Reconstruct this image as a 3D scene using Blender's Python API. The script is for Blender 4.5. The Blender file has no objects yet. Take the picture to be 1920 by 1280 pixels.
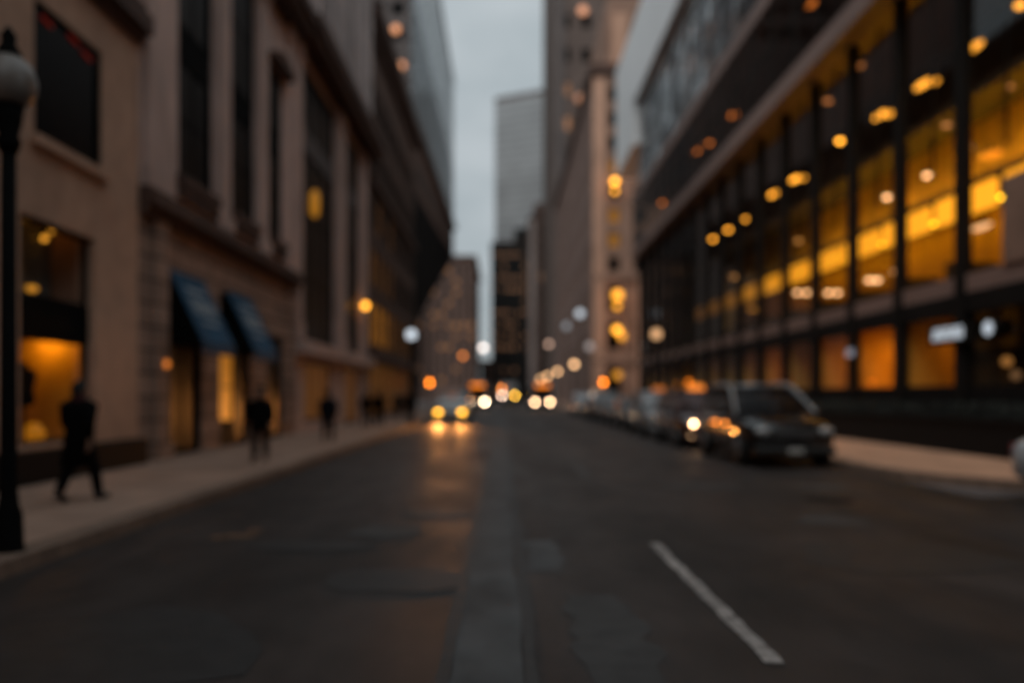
import bpy, bmesh, math, random
from mathutils import Vector, Matrix
random.seed(7)
R = math.radians
C = bpy.context.scene.collection
FP, CX, CY, CH = 1500.0, 945.0, 740.0, 1.6        # focal length in px, vanishing point, camera height

def at(px, py, Y):                                  # photo pixel at depth Y -> world point
    return Vector(((px-CX)/FP*Y, Y, CH-(py-CY)/FP*Y))
def at_x(px, py, x):                                # photo pixel on the plane x = const
    return at(px, py, x*FP/(px-CX))

# ------------------------------------------------------------------ materials
MATS = {}
def mat(name, col, rough=0.8, var=0.25, scale=3.0, bump=0.0, metal=0.0, spec=0.5, coat=0.0, stretch=(1,1,1), var2=0.15):
    if name in MATS: return MATS[name]
    m = bpy.data.materials.new(name); m.use_nodes = True
    nt = m.node_tree; n = nt.nodes; l = nt.links
    b = n['Principled BSDF']
    b.inputs['Roughness'].default_value = rough; b.inputs['Metallic'].default_value = metal
    b.inputs['Specular IOR Level'].default_value = spec; b.inputs['Coat Weight'].default_value = coat
    tc = n.new('ShaderNodeTexCoord'); mp = n.new('ShaderNodeMapping'); mp.inputs['Scale'].default_value = stretch
    l.new(tc.outputs['Object'], mp.inputs['Vector'])
    nz = n.new('ShaderNodeTexNoise'); nz.inputs['Scale'].default_value = scale; nz.inputs['Detail'].default_value = 6
    nz2 = n.new('ShaderNodeTexNoise'); nz2.inputs['Scale'].default_value = scale*0.13; nz2.inputs['Detail'].default_value = 3
    l.new(mp.outputs['Vector'], nz.inputs['Vector']); l.new(mp.outputs['Vector'], nz2.inputs['Vector'])
    r = n.new('ShaderNodeValToRGB'); e = r.color_ramp.elements
    e[0].position = 0.3; e[1].position = 0.7
    e[0].color = (*[c*(1-var) for c in col], 1); e[1].color = (*[min(1, c*(1+var)) for c in col], 1)
    l.new(nz.outputs['Fac'], r.inputs['Fac'])
    mx = n.new('ShaderNodeMix'); mx.data_type = 'RGBA'; mx.blend_type = 'MULTIPLY'; mx.inputs['Factor'].default_value = 1
    r2 = n.new('ShaderNodeValToRGB'); e = r2.color_ramp.elements
    e[0].position = 0.35; e[1].position = 0.65
    e[0].color = (1-var2*2, 1-var2*2, 1-var2*2, 1); e[1].color = (1, 1, 1, 1)
    l.new(nz2.outputs['Fac'], r2.inputs['Fac'])
    l.new(r.outputs['Color'], mx.inputs[6]); l.new(r2.outputs['Color'], mx.inputs[7])
    l.new(mx.outputs[2], b.inputs['Base Color'])
    if bump:
        bp = n.new('ShaderNodeBump'); bp.inputs['Strength'].default_value = bump; bp.inputs['Distance'].default_value = 0.02
        l.new(nz.outputs['Fac'], bp.inputs['Height']); l.new(bp.outputs['Normal'], b.inputs['Normal'])
    MATS[name] = m; return m

def brickmat(name, col, mortar, bw, bh, rough=0.85, axis='yz', msize=0.02, bump=0.4, offset=0.5, var=0.2):
    m = bpy.data.materials.new(name); m.use_nodes = True
    nt = m.node_tree; n = nt.nodes; l = nt.links; b = n['Principled BSDF']; b.inputs['Roughness'].default_value = rough
    g = n.new('ShaderNodeTexCoord'); sx = n.new('ShaderNodeSeparateXYZ'); cb = n.new('ShaderNodeCombineXYZ')
    l.new(g.outputs['Object'], sx.inputs[0])
    ax = {'x': 0, 'y': 1, 'z': 2}
    l.new(sx.outputs[ax[axis[0]]], cb.inputs[0]); l.new(sx.outputs[ax[axis[1]]], cb.inputs[1])
    t = n.new('ShaderNodeTexBrick'); l.new(cb.outputs[0], t.inputs['Vector'])
    t.inputs['Scale'].default_value = 1; t.inputs['Brick Width'].default_value = bw; t.inputs['Row Height'].default_value = bh
    t.inputs['Mortar Size'].default_value = msize; t.offset = offset
    t.inputs['Color1'].default_value = (*[c*(1-var) for c in col], 1); t.inputs['Color2'].default_value = (*[c*(1+var) for c in col], 1)
    t.inputs['Mortar'].default_value = (*mortar, 1)
    nz = n.new('ShaderNodeTexNoise'); nz.inputs['Scale'].default_value = 1.2; nz.inputs['Detail'].default_value = 6
    l.new(g.outputs['Object'], nz.inputs['Vector'])
    r = n.new('ShaderNodeValToRGB'); e = r.color_ramp.elements; e[0].position = .3; e[1].position = .7
    e[0].color = (.72, .7, .68, 1); e[1].color = (1.05, 1.03, 1, 1); l.new(nz.outputs['Fac'], r.inputs['Fac'])
    mx = n.new('ShaderNodeMix'); mx.data_type = 'RGBA'; mx.blend_type = 'MULTIPLY'; mx.inputs['Factor'].default_value = 1
    l.new(t.outputs['Color'], mx.inputs[6]); l.new(r.outputs['Color'], mx.inputs[7]); l.new(mx.outputs[2], b.inputs['Base Color'])
    bp = n.new('ShaderNodeBump'); bp.inputs['Strength'].default_value = bump; bp.inputs['Distance'].default_value = 0.02; bp.invert = True
    l.new(t.outputs['Fac'], bp.inputs['Height']); l.new(bp.outputs['Normal'], b.inputs['Normal'])
    return m

def emit(name, col, s):
    key = 'E_%s_%.3f_%.3f' % (name, s, col[1])
    if key in MATS: return MATS[key]
    m = bpy.data.materials.new(name); m.use_nodes = True; b = m.node_tree.nodes['Principled BSDF']
    b.inputs['Base Color'].default_value = (*[0.5*c for c in col], 1); b.inputs['Roughness'].default_value = 0.4
    b.inputs['Emission Color'].default_value = (*col, 1); b.inputs['Emission Strength'].default_value = s
    MATS[key] = m; return m

def glassmat(name, tint=(1, 1, 1), ior=1.5, rough=0.02):            # thin clear pane: Fresnel mix of reflection and see-through
    m = bpy.data.materials.new(name); m.use_nodes = True; nt = m.node_tree; n = nt.nodes; l = nt.links
    n.remove(n['Principled BSDF']); out = n['Material Output']
    tr = n.new('ShaderNodeBsdfTransparent'); tr.inputs[0].default_value = (*tint, 1)
    gl = n.new('ShaderNodeBsdfGlossy'); gl.inputs['Roughness'].default_value = rough
    fr = n.new('ShaderNodeFresnel'); fr.inputs['IOR'].default_value = ior
    nz = n.new('ShaderNodeTexNoise'); nz.inputs['Scale'].default_value = 0.7
    bp = n.new('ShaderNodeBump'); bp.inputs['Strength'].default_value = 0.05; bp.inputs['Distance'].default_value = 0.05
    l.new(nz.outputs['Fac'], bp.inputs['Height']); l.new(bp.outputs['Normal'], gl.inputs['Normal'])
    ms = n.new('ShaderNodeMixShader'); 
    ge = n.new('ShaderNodeNewGeometry'); iv = n.new('ShaderNodeMath'); iv.operation = 'SUBTRACT'; iv.inputs[0].default_value = 1; l.new(ge.outputs['Backfacing'], iv.inputs[1])
    mu = n.new('ShaderNodeMath'); mu.operation = 'MULTIPLY'; l.new(fr.outputs[0], mu.inputs[0]); l.new(iv.outputs[0], mu.inputs[1])
    l.new(mu.outputs[0], ms.inputs[0]); l.new(tr.outputs[0], ms.inputs[1]); l.new(gl.outputs[0], ms.inputs[2])
    l.new(ms.outputs[0], out.inputs['Surface'])
    return m

def mirrorglass(name, col, rough, bumpscale, bump, metal=0.9, lo=.35):     # coated facade glass, slightly wavy
    m = bpy.data.materials.new(name); m.use_nodes = True; nt = m.node_tree; n = nt.nodes; l = nt.links; b = n['Principled BSDF']
    b.inputs['Metallic'].default_value = metal; b.inputs['Roughness'].default_value = rough
    g = n.new('ShaderNodeTexCoord')
    mp = n.new('ShaderNodeMapping'); mp.inputs['Scale'].default_value = (1, 1, .6); l.new(g.outputs['Object'], mp.inputs[0])
    nz = n.new('ShaderNodeTexNoise'); nz.inputs['Scale'].default_value = bumpscale; nz.inputs['Detail'].default_value = 3
    l.new(mp.outputs[0], nz.inputs['Vector'])
    bp = n.new('ShaderNodeBump'); bp.inputs['Strength'].default_value = bump; bp.inputs['Distance'].default_value = 0.3
    l.new(nz.outputs['Fac'], bp.inputs['Height']); l.new(bp.outputs['Normal'], b.inputs['Normal'])
    nz2 = n.new('ShaderNodeTexNoise'); nz2.inputs['Scale'].default_value = bumpscale*1.7; nz2.inputs['Detail'].default_value = 4
    l.new(mp.outputs[0], nz2.inputs['Vector'])
    r = n.new('ShaderNodeValToRGB'); e = r.color_ramp.elements; e[0].position = .42; e[1].position = .62
    e[0].color = (*[c*lo for c in col], 1); e[1].color = (*col, 1); l.new(nz2.outputs['Fac'], r.inputs['Fac'])
    l.new(r.outputs['Color'], b.inputs['Base Color'])
    return m

AMB = (1.0, 0.40, 0.035); ORG = (1.0, 0.27, 0.035); WARM = (1.0, 0.66, 0.36); PALE = (1.0, 0.55, 0.26); COOL = (0.72, 0.80, 0.88)
M = dict(
    stucco=mat('beige_stucco', (.66, .41, .285), .85, .10, 2.2, .15),
    stone=mat('grey_limestone', (.74, .54, .47), .85, .14, 2.5, .3, stretch=(1, 1, .35)),
    stone_up=mat('pale_limestone', (.70, .59, .56), .85, .16, 2.5, .3, stretch=(1, 1, .3)),
    trim=mat('brown_terracotta', (.11, .058, .042), .8, .2, 4, .3),
    brown=mat('brown_brick_facade', (.14, .078, .057), .85, .2, 5, .2),
    brown2=mat('shaded_masonry', (.21, .135, .112), .85, .2, 4, .2),
    tan=mat('tan_limestone', (.62, .36, .25), .85, .12, 2, .2, stretch=(1, 1, .4)),
    tan2=mat('weathered_tan_stone', (.36, .215, .155), .85, .15, 2, .2),
    greyconc=mat('grey_brown_concrete', (.155, .13, .125), .85, .12, 1, .1),
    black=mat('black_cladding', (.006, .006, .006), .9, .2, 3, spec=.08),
    blackpaint=mat('black_paint', (.006, .006, .006), .8, .2, 8, spec=.06),
    granite=mat('black_granite', (.006, .005, .005), .7, .4, 40, spec=.2),
    bronze=mat('dark_bronze_metal', (.008, .006, .005), .75, .2, 6, spec=.2),
    beam=mat('brown_metal_fascia', (.26, .17, .145), .5, .12, 3, stretch=(1, .2, 1)),
    white=mat('sky_toned_metal_panel', (.95, .96, .97), .3, .02, 2, metal=.3, var2=.04),
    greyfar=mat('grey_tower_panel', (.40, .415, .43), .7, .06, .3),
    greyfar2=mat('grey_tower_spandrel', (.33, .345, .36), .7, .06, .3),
    dim_panel=mat('dark_grey_tower_panel', (.030, .029, .028), .6, .1, .5),
    warmgrey=mat('warm_grey_concrete', (.17, .125, .108), .85, .12, 1, .1),
    navy=mat('blue_canvas', (.003, .085, .18), .8, .2, 8, .1, stretch=(1, 1, .5)),
    canvas_print=mat('pale_canvas_print', (.36, .44, .50), .8, .2, 9),
    blind=mat('grey_interior_blind', (.20, .21, .20), .8, .15, 3),
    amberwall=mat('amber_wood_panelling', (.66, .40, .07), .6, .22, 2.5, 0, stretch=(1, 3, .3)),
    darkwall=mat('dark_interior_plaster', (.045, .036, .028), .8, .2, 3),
    ceiling=mat('interior_ceiling', (.10, .075, .05), .8, .1, 2),
    glassdark=mat('dark_window_glass', (.004, .004, .004), .2, .2, 1, spec=.2),
    glassbay=mat('dark_bay_glass', (.004, .004, .004), .35, .2, 1, spec=.07),
    chrome=mat('chrome_trim', (.55, .55, .56), .2, .05, 5, metal=1),
    rubber=mat('tyre_rubber', (.012, .012, .012), .85, .2, 20),
    rim=mat('alloy_rim', (.28, .28, .29), .35, .1, 9, metal=.9),
    car_black=mat('black_car_paint', (.003, .003, .0035), .22, .1, 3, coat=.8, spec=.5),
    car_dark=mat('dark_grey_car_paint', (.022, .023, .026), .22, .1, 3, coat=1),
    car_silver=mat('silver_car_paint', (.32, .34, .36), .3, .06, 3, metal=.5, coat=1),
    car_white=mat('white_car_paint', (.62, .64, .66), .3, .04, 3, coat=1),
    car_taxi=mat('maroon_cab_paint', (.045, .012, .009), .25, .1, 3, coat=1),
    car_cream=mat('pale_cab_paint', (.50, .50, .48), .3, .05, 3, coat=1),
    car_navy=mat('navy_car_paint', (.012, .018, .03), .25, .1, 3, coat=1),
    carglass=mat('car_window_glass', (.005, .005, .006), .1, .1, 2, spec=.4),
    lens=mat('clear_lamp_lens', (.42, .43, .44), .15, .1, 20, spec=.7),
    redlens=mat('red_lamp_lens', (.22, .012, .008), .2, .1, 20),
    plate=mat('number_plate', (.5, .5, .48), .5, .1, 30),
    plastic=mat('dark_plastic', (.015, .015, .015), .6, .1, 10),
    skin=mat('skin', (.38, .22, .15), .6, .08, 20),
    hair=mat('dark_hair', (.012, .009, .007), .7, .3, 60),
    coat_black=mat('black_wool', (.005, .005, .005), .95, .3, 40, spec=.08),
    coat_navy=mat('navy_wool', (.010, .012, .018), .95, .3, 40, spec=.08),
    coat_brown=mat('dark_brown_wool', (.022, .014, .010), .95, .3, 40, spec=.08),
    denim=mat('dark_trousers', (.010, .011, .014), .9, .3, 40, spec=.08),
    leather=mat('black_leather', (.008, .007, .007), .5, .3, 30),
    scarf=mat('maroon_wool', (.07, .01, .012), .95, .3, 40),
    opal=mat('opal_glass', (.24, .205, .18), .3, .06, 6),
    bus_white=mat('bus_white_paint', (.36, .38, .40), .35, .05, 2),
    bus_blue=mat('bus_grey_paint', (.08, .09, .10), .35, .05, 2),
    yellow=mat('faded_white_road_paint', (.34, .305, .285), .8, .55, 9, .2),
    orangepaint=mat('faded_orange_spray_paint', (.17, .085, .045), .85, .4, 6),
    redpaint=mat('red_paint', (.30, .02, .015), .4, .1, 6),
    leaf=mat('dark_evergreen_leaf', (.008, .012, .006), .7, .3, 10),
)
M['clear'] = glassmat('clear_glass')
M['bandpane'] = glassmat('anti_glare_glass', (.8, .76, .72), 1.16, .05)
M['bronzeglass'] = glassmat('bronze_tinted_glass', (.96, .93, .89), 1.45, .03)
M['towerglass'] = mirrorglass('tower_glass_sky_toned', (.95, .97, .98), .06, .25, .025, lo=.75)
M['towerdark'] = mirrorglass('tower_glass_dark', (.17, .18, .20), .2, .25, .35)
M['gridglass'] = mirrorglass('patterned_office_glass', (.95, .97, .99), .06, .9, .3, lo=.12)
M['bandglass'] = mirrorglass('dark_band_glass', (.10, .10, .105), .12, .4, .3)
M['rustic'] = brickmat('rusticated_stone', (.44, .30, .235), (.13, .09, .075), 1.1, .52, msize=.035, bump=.8, var=.13)
M['paving'] = brickmat('pavement_slabs', (.41, .27, .205), (.19, .135, .11), 1.5, 1.5, axis='xy', msize=.015, bump=.2, offset=0, var=.08)
M['paving2'] = brickmat('amber_lit_pavement_slabs', (.60, .34, .215), (.25, .15, .11), 1.6, 1.6, axis='xy', msize=.015, bump=.2, offset=0, var=.08)  # paler warm copy of the slabs, amber shop light put into the colour
M['kerb'] = mat('kerb_stone', (.25, .165, .12), .8, .2, 6, .2)

def road_material():
    m = bpy.data.materials.new('asphalt'); m.use_nodes = True; nt = m.node_tree; n = nt.nodes; l = nt.links; b = n['Principled BSDF']; b.inputs['Specular IOR Level'].default_value = .36
    g = n.new('ShaderNodeTexCoord')
    def noise(s, st=(1, 1, 1), d=5):
        mp = n.new('ShaderNodeMapping'); mp.inputs['Scale'].default_value = st; l.new(g.outputs['Object'], mp.inputs[0])
        z = n.new('ShaderNodeTexNoise'); z.inputs['Scale'].default_value = s; z.inputs['Detail'].default_value = d
        l.new(mp.outputs[0], z.inputs['Vector']); return z.outputs['Fac']
    def ramp(f, a, ca, bb, cb):
        r = n.new('ShaderNodeValToRGB'); e = r.color_ramp.elements; e[0].position = a; e[1].position = bb
        e[0].color = (*ca, 1); e[1].color = (*cb, 1); l.new(f, r.inputs['Fac']); return r.outputs['Color']
    def mul(a, c):
        x = n.new('ShaderNodeMix'); x.data_type = 'RGBA'; x.blend_type = 'MULTIPLY'; x.inputs['Factor'].default_value = 1
        l.new(a, x.inputs[6]); l.new(c, x.inputs[7]); return x.outputs[2]
    c1 = ramp(noise(70), .3, (.023, .0172, .0155), .7, (.040, .031, .0275))
    c2 = ramp(noise(.55, (1, .35, 1)), .38, (.52, .51, .51), .6, (1.18, 1.14, 1.14))
    c3 = ramp(noise(2.2, (1, .5, 1)), .38, (.62, .62, .62), .6, (1.08, 1.08, 1.08))
    l.new(mul(mul(c1, c2), c3), b.inputs['Base Color'])
    rr = ramp(noise(.8, (1, .4, 1)), .35, (.48,)*3, .65, (.66,)*3); l.new(rr, b.inputs['Roughness'])
    bp = n.new('ShaderNodeBump'); bp.inputs['Strength'].default_value = .35; bp.inputs['Distance'].default_value = .01
    l.new(noise(90, d=3), bp.inputs['Height']); l.new(bp.outputs['Normal'], b.inputs['Normal'])
    return m
M['road'] = road_material()
M['patch'] = mat('concrete_road_patch', (.060, .062, .064), .65, .45, 2.2, .25, stretch=(1, .6, 1))
M['patch_dark'] = mat('dark_tar_patch', (.018, .017, .017), .55, .3, 5, .2)
M['patch_mid'] = mat('grey_asphalt_patch', (.038, .036, .0355), .65, .3, 4, .2)

# ------------------------------------------------------------------ mesh builder
class MB:
    def __init__(s): s.bm = bmesh.new()
    def box(s, x0, x1, y0, y1, z0, z1):
        v = [s.bm.verts.new(p) for p in ((x0,y0,z0),(x1,y0,z0),(x1,y1,z0),(x0,y1,z0),(x0,y0,z1),(x1,y0,z1),(x1,y1,z1),(x0,y1,z1))]
        for f in ((0,3,2,1),(4,5,6,7),(0,1,5,4),(1,2,6,5),(2,3,7,6),(3,0,4,7)): s.bm.faces.new([v[i] for i in f])
        return s
    def hexa(s, a, b):                                # two quads (lists of 4 points), joined
        va = [s.bm.verts.new(p) for p in a]; vb = [s.bm.verts.new(p) for p in b]
        s.bm.faces.new(va[::-1]); s.bm.faces.new(vb)
        for i in range(4): s.bm.faces.new((va[i], va[(i+1) % 4], vb[(i+1) % 4], vb[i]))
        return s
    def prism(s, poly, d0, d1, axis='x'):             # 2D polygon extruded along an axis
        f = {'x': lambda a, b, d: (d, a, b), 'y': lambda a, b, d: (a, d, b), 'z': lambda a, b, d: (a, b, d)}[axis]
        va = [s.bm.verts.new(f(a, b, d0)) for a, b in poly]; vb = [s.bm.verts.new(f(a, b, d1)) for a, b in poly]
        s.bm.faces.new(va[::-1]); s.bm.faces.new(vb); k = len(poly)
        for i in range(k): s.bm.faces.new((va[i], va[(i+1) % k], vb[(i+1) % k], vb[i]))
        return s
    def rings(s, rings, cap=True):
        vs = [[s.bm.verts.new(p) for p in r] for r in rings]; k = len(vs[0])
        for a, b in zip(vs, vs[1:]):
            for i in range(k): s.bm.faces.new((a[i], a[(i+1) % k], b[(i+1) % k], b[i]))
        if cap:
            s.bm.faces.new(vs[0][::-1]); s.bm.faces.new(vs[-1])
        return s
    def lathe(s, prof, c=(0, 0, 0), n=20, axis='z'):
        rs = []
        for r, h in prof:
            ring = []
            for i in range(n):
                a = 2*math.pi*i/n; u, v = r*math.cos(a), r*math.sin(a)
                p = {'z': (u, v, h), 'x': (h, u, v), 'y': (u, h, v)}[axis]
                ring.append((c[0]+p[0], c[1]+p[1], c[2]+p[2]))
            rs.append(ring)
        return s.rings(rs)
    def tube(s, pts, rad, n=10, flat=1.0):
        pts = [Vector(p) for p in pts]; rad = rad if isinstance(rad, (list, tuple)) else [rad]*len(pts)
        rs = []
        for i, p in enumerate(pts):
            t = (pts[min(i+1, len(pts)-1)]-pts[max(i-1, 0)]).normalized()
            a = Vector((1, 0, 0)) if abs(t.x) < .9 else Vector((0, 1, 0))
            u = (a - t*a.dot(t)).normalized(); v = t.cross(u)
            rs.append([p + (u*math.cos(2*math.pi*k/n) + v*flat*math.sin(2*math.pi*k/n))*rad[i] for k in range(n)])
        return s.rings(rs)
    def ball(s, c, r, n=14, m=9):
        r = (r, r, r) if not isinstance(r, (tuple, list)) else r
        rs = []
        for j in range(m+1):
            t = math.pi*(0.02+0.96*j/m)
            rs.append([(c[0]+r[0]*math.sin(t)*math.cos(2*math.pi*i/n), c[1]+r[1]*math.sin(t)*math.sin(2*math.pi*i/n), c[2]-r[2]*math.cos(t)) for i in range(n)])
        return s.rings(rs)
    def build(s, name, m, parent=None, smooth=False, label=None, bevel=0, raw=False):
        bm = s.bm
        if bevel: bmesh.ops.bevel(bm, geom=bm.edges[:], offset=bevel, segments=1, affect='EDGES')
        bmesh.ops.recalc_face_normals(bm, faces=bm.faces)
        off = ORG_.get(parent.name) if parent is not None and not raw else None
        if off is not None: bmesh.ops.translate(bm, verts=bm.verts, vec=-off)
        me = bpy.data.meshes.new(name); bm.to_mesh(me); bm.free()
        if smooth:
            for p in me.polygons: p.use_smooth = True
        me.materials.append(M[m] if isinstance(m, str) else m)
        o = bpy.data.objects.new(name, me); C.objects.link(o)
        if parent is not None: o.parent = parent
        if label: o['label'] = label
        return o
ORG_ = {}
def tag(o, label, cat, group=None, kind=None):
    o['label'] = label; o['category'] = cat
    if group: o['group'] = group
    if kind: o['kind'] = kind
    return o
def thing(name, label, cat, loc=(0, 0, 0), rotz=0, group=None, world=False):   # world=True: parts are given in world coordinates
    o = bpy.data.objects.new(name, None); C.objects.link(o); o.location = loc; o.rotation_euler = (0, 0, rotz)
    o.empty_display_size = .3
    if world: ORG_[o.name] = Vector(loc)
    return tag(o, label, cat, group)
def struct(name, mb, m):
    o = mb.build(name, m); o['kind'] = 'structure'; return o
def copy_tree(o, parent=None):
    c = o.copy(); C.objects.link(c)
    if parent is not None: c.parent = parent
    for ch in o.children: copy_tree(ch, c)
    return c
def dup(o, loc, label, rotz=None):
    c = copy_tree(o); c.location = loc; c['label'] = label
    if rotz is not None: c.rotation_euler = (0, 0, rotz)
    return c

# ------------------------------------------------------------------ facade helpers: F = (axis, plane, outward sign)
def fpt(F, u, d, z):
    a, p, o = F
    return (p+o*d, u, z) if a == 'x' else (u, p+o*d, z)
def fbox(mb, F, u0, u1, d0, d1, z0, z1):
    a, b = fpt(F, u0, d0, z0), fpt(F, u1, d1, z1)
    mb.box(min(a[0], b[0]), max(a[0], b[0]), min(a[1], b[1]), max(a[1], b[1]), z0, z1)
def fwall(mb, F, u0, u1, z0, z1, openings, t=.45):   # wall with real openings (u0,u1,z0,z1) through thickness t
    us = sorted({u0, u1, *[o[0] for o in openings], *[o[1] for o in openings]})
    zs = sorted({z0, z1, *[o[2] for o in openings], *[o[3] for o in openings]})
    us = [u for u in us if u0 <= u <= u1]; zs = [z for z in zs if z0 <= z <= z1]
    def solid(i, j):
        if not (0 <= i < len(us)-1 and 0 <= j < len(zs)-1): return False
        uc, zc = (us[i]+us[i+1])/2, (zs[j]+zs[j+1])/2
        return not any(o[0] < uc < o[1] and o[2] < zc < o[3] for o in openings)
    V = {}
    def v(i, j, k):
        if (i, j, k) not in V: V[i, j, k] = mb.bm.verts.new(fpt(F, us[i], -t*k, zs[j]))
        return V[i, j, k]
    def face(*q):
        try: mb.bm.faces.new(q)
        except ValueError: pass
    for i in range(len(us)-1):
        for j in range(len(zs)-1):
            if not solid(i, j): continue
            face(v(i,j,0), v(i+1,j,0), v(i+1,j+1,0), v(i,j+1,0)); face(v(i,j,1), v(i,j+1,1), v(i+1,j+1,1), v(i+1,j,1))
            if not solid(i-1, j): face(v(i,j,0), v(i,j+1,0), v(i,j+1,1), v(i,j,1))
            if not solid(i+1, j): face(v(i+1,j,0), v(i+1,j,1), v(i+1,j+1,1), v(i+1,j+1,0))
            if not solid(i, j-1): face(v(i,j,0), v(i,j,1), v(i+1,j,1), v(i+1,j,0))
            if not solid(i, j+1): face(v(i,j+1,0), v(i+1,j+1,0), v(i+1,j+1,1), v(i,j+1,1))
WCACHE = {}
def window(parent, F, u, z, w, h, d=-.22, pane='glassdark', frame='bronze', bars=(1, 2), fw=.06, sill=None, label=None, name='window'):
    """frame + pane (+ sill) standing in an opening whose lower left corner is (u, z)"""
    key = (F[0], F[2], round(w, 3), round(h, 3), str(pane), frame, bars, fw, sill)
    off = ORG_[parent.name]
    loc = Vector(fpt(F, u, d, z)) - off
    if key in WCACHE:
        c = copy_tree(WCACHE[key], parent); c.location = loc
        if 'label' in c.keys(): del c['label']
        if label: c['label'] = label
        return c
    G = (F[0], 0, F[2]); mb = MB()
    fbox(mb, G, 0, fw, -.05, .05, 0, h); fbox(mb, G, w-fw, w, -.05, .05, 0, h)
    fbox(mb, G, fw, w-fw, -.05, .05, 0, fw); fbox(mb, G, fw, w-fw, -.05, .05, h-fw, h)
    nb, nr = bars
    for k in range(1, nb): fbox(mb, G, w*k/nb-.02, w*k/nb+.02, -.03, .035, fw, h-fw)
    for k in range(1, nr): fbox(mb, G, fw, w-fw, -.028, .032, h*k/nr-.02, h*k/nr+.02)
    o = mb.build(name, frame, parent, raw=True); o.location = loc
    p = MB(); fbox(p, G, fw, w-fw, -.01, .01, fw, h-fw)
    p.build('pane', pane, o)
    if sill:
        q = MB(); fbox(q, G, -.12, w+.12, -.05, -d+.14, -.16, -.002); q.build('sill', sill, o)
    if label: o['label'] = label
    WCACHE[key] = o
    return o
def new_building(name, label, F, u0, u1, cat='building'):
    a = fpt(F, (u0+u1)/2, 0, 0)
    return thing(name, label, cat, a, world=True)
def lamp_L(D, rpx, Y):                               # radiance whose out-of-focus disc reads as D
    disc = (26*(1-2.6/Y)/2)**2
    return D*max(1.0, (disc+rpx*rpx*.6)/(rpx*rpx))

# ------------------------------------------------------------------ ground, road, pavements
XL, XR, XRF = -4.36, 7.45, 6.75
struct('ground', MB().box(-900, 900, -300, 1500, -.6, -.02), 'greyconc')
r = MB(); r.box(XL-.02, 13.9, -88, -6, -.012, 0); r.box(XL-.02, 24, -6, 12.6, -.012, 0); r.box(XL-.02, XR+.02, 12.6, 70.6, -.012, 0); r.box(XL-.02, 60, 70.6, 79.6, -.012, 0); r.box(XL-.02, XRF+.02, 79.6, 250, -.012, 0)
struct('road', r, 'road')
s = MB(); s.box(-8.4, XL-.3, -88, 198, -.3, .15); struct('pavement', s, 'paving')
k = MB()
y = -89.2
while y < 198:
    k.box(XL-.3, XL, y, y+1.79, -.3, .146); y += 1.8
struct('kerb', k, 'kerb')
s = MB()                                             # right pavement with a rounded corner at its near end
poly = [(24, 12.9)] + [(XR+.3+3.2-3.2*math.sin(a), 12.9+3.2-3.2*math.cos(a)) for a in [R(d) for d in range(0, 91, 15)]]
poly += [(XR+.3, 70.6-.3), (24, 70.6-.3)]
s.prism(poly, -.3, .15, 'z'); struct('pavement', s, 'paving2')
k = MB(); y = 16.1
while y < 70.2:
    k.box(XR, XR+.297, y, min(y+1.79, 70.3), -.3, .146); y += 1.8
arc = [(XR+3.5-3.5*math.sin(R(d)), 12.6+3.5-3.5*math.cos(R(d))) for d in range(0, 91, 15)]
arc2 = [(XR+3.5-3.2*math.sin(R(d)), 12.6+3.5-3.2*math.cos(R(d))) for d in range(0, 91, 15)]
for i in range(6):
    k.prism([arc[i], arc[i+1], arc2[i+1], arc2[i]], -.3, .146, 'z')
k.box(XR+3.52, 24, 12.6, 12.897, -.3, .146)
struct('kerb', k, 'kerb')
s = MB(); s.box(XRF+.3, 24, 79.9, 101.9, -.3, .15); s.box(XRF+.3, 12, 101.9, 250, -.3, .15); struct('pavement', s, 'paving')
k = MB(); k.box(XRF, XRF+.297, 79.6, 250, -.3, .146); k.box(XRF+.3, 60, 79.6, 79.897, -.3, .146); struct('kerb', k, 'kerb')

def sheet(name, pts, m, z):
    mb = MB(); mb.prism(pts, z-.003, z, 'z'); return struct(name, mb, m)
def wob(x0, x1, y0, y1, n=14, a=.03):                # strip with slightly uneven edges
    l = [(x0+random.uniform(-a, a), y0+(y1-y0)*i/n) for i in range(n+1)]; rr = [(x1+random.uniform(-a, a), y0+(y1-y0)*i/n) for i in range(n+1)]
    return l[::-1]+rr if False else rr+l[::-1]
sheet('road_patch', wob(-.30, .12, 2.0, 60, 90, .055), 'patch', .004)
sheet('road_patch', wob(.21, .55, 7.3, 8.8, 9, .06), 'patch', .004)
sheet('road_patch', wob(.45, .95, 4.4, 6.4, 12, .07), 'patch_mid', .004)
sheet('road_seam', wob(-.40, -.31, 2.0, 40, 40, .02), 'patch_dark', .008)
sheet('road_seam', wob(.125, .20, 2.0, 40, 40, .02), 'patch_dark', .0085)
for (x, y, w, h, mm) in ((-1.4, 9.4, .5, .5, 'patch_mid'), (-2.2, 8.5, .8, .35, 'patch_dark'), (-.9, 10.8, .5, .4, 'patch_dark'), (4.2, 10.2, .5, .45, 'patch_mid'), (5.6, 14, .6, .5, 'patch_mid'), (-1.0, 6.9, .7, .5, 'patch_dark'), (3.9, 8.0, 1.2, 1.0, 'patch_dark'), (-2.6, 5.0, 1.3, 1.0, 'patch_dark'), (3.4, 14.0, .7, .5, 'patch_mid')):
    pts = [(x+w*math.cos(a)*random.uniform(.7, 1.1), y+h*math.sin(a)*random.uniform(.7, 1.1)) for a in [i*math.pi/6 for i in range(12)]]
    sheet('road_patch', pts, mm, .005)
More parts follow.
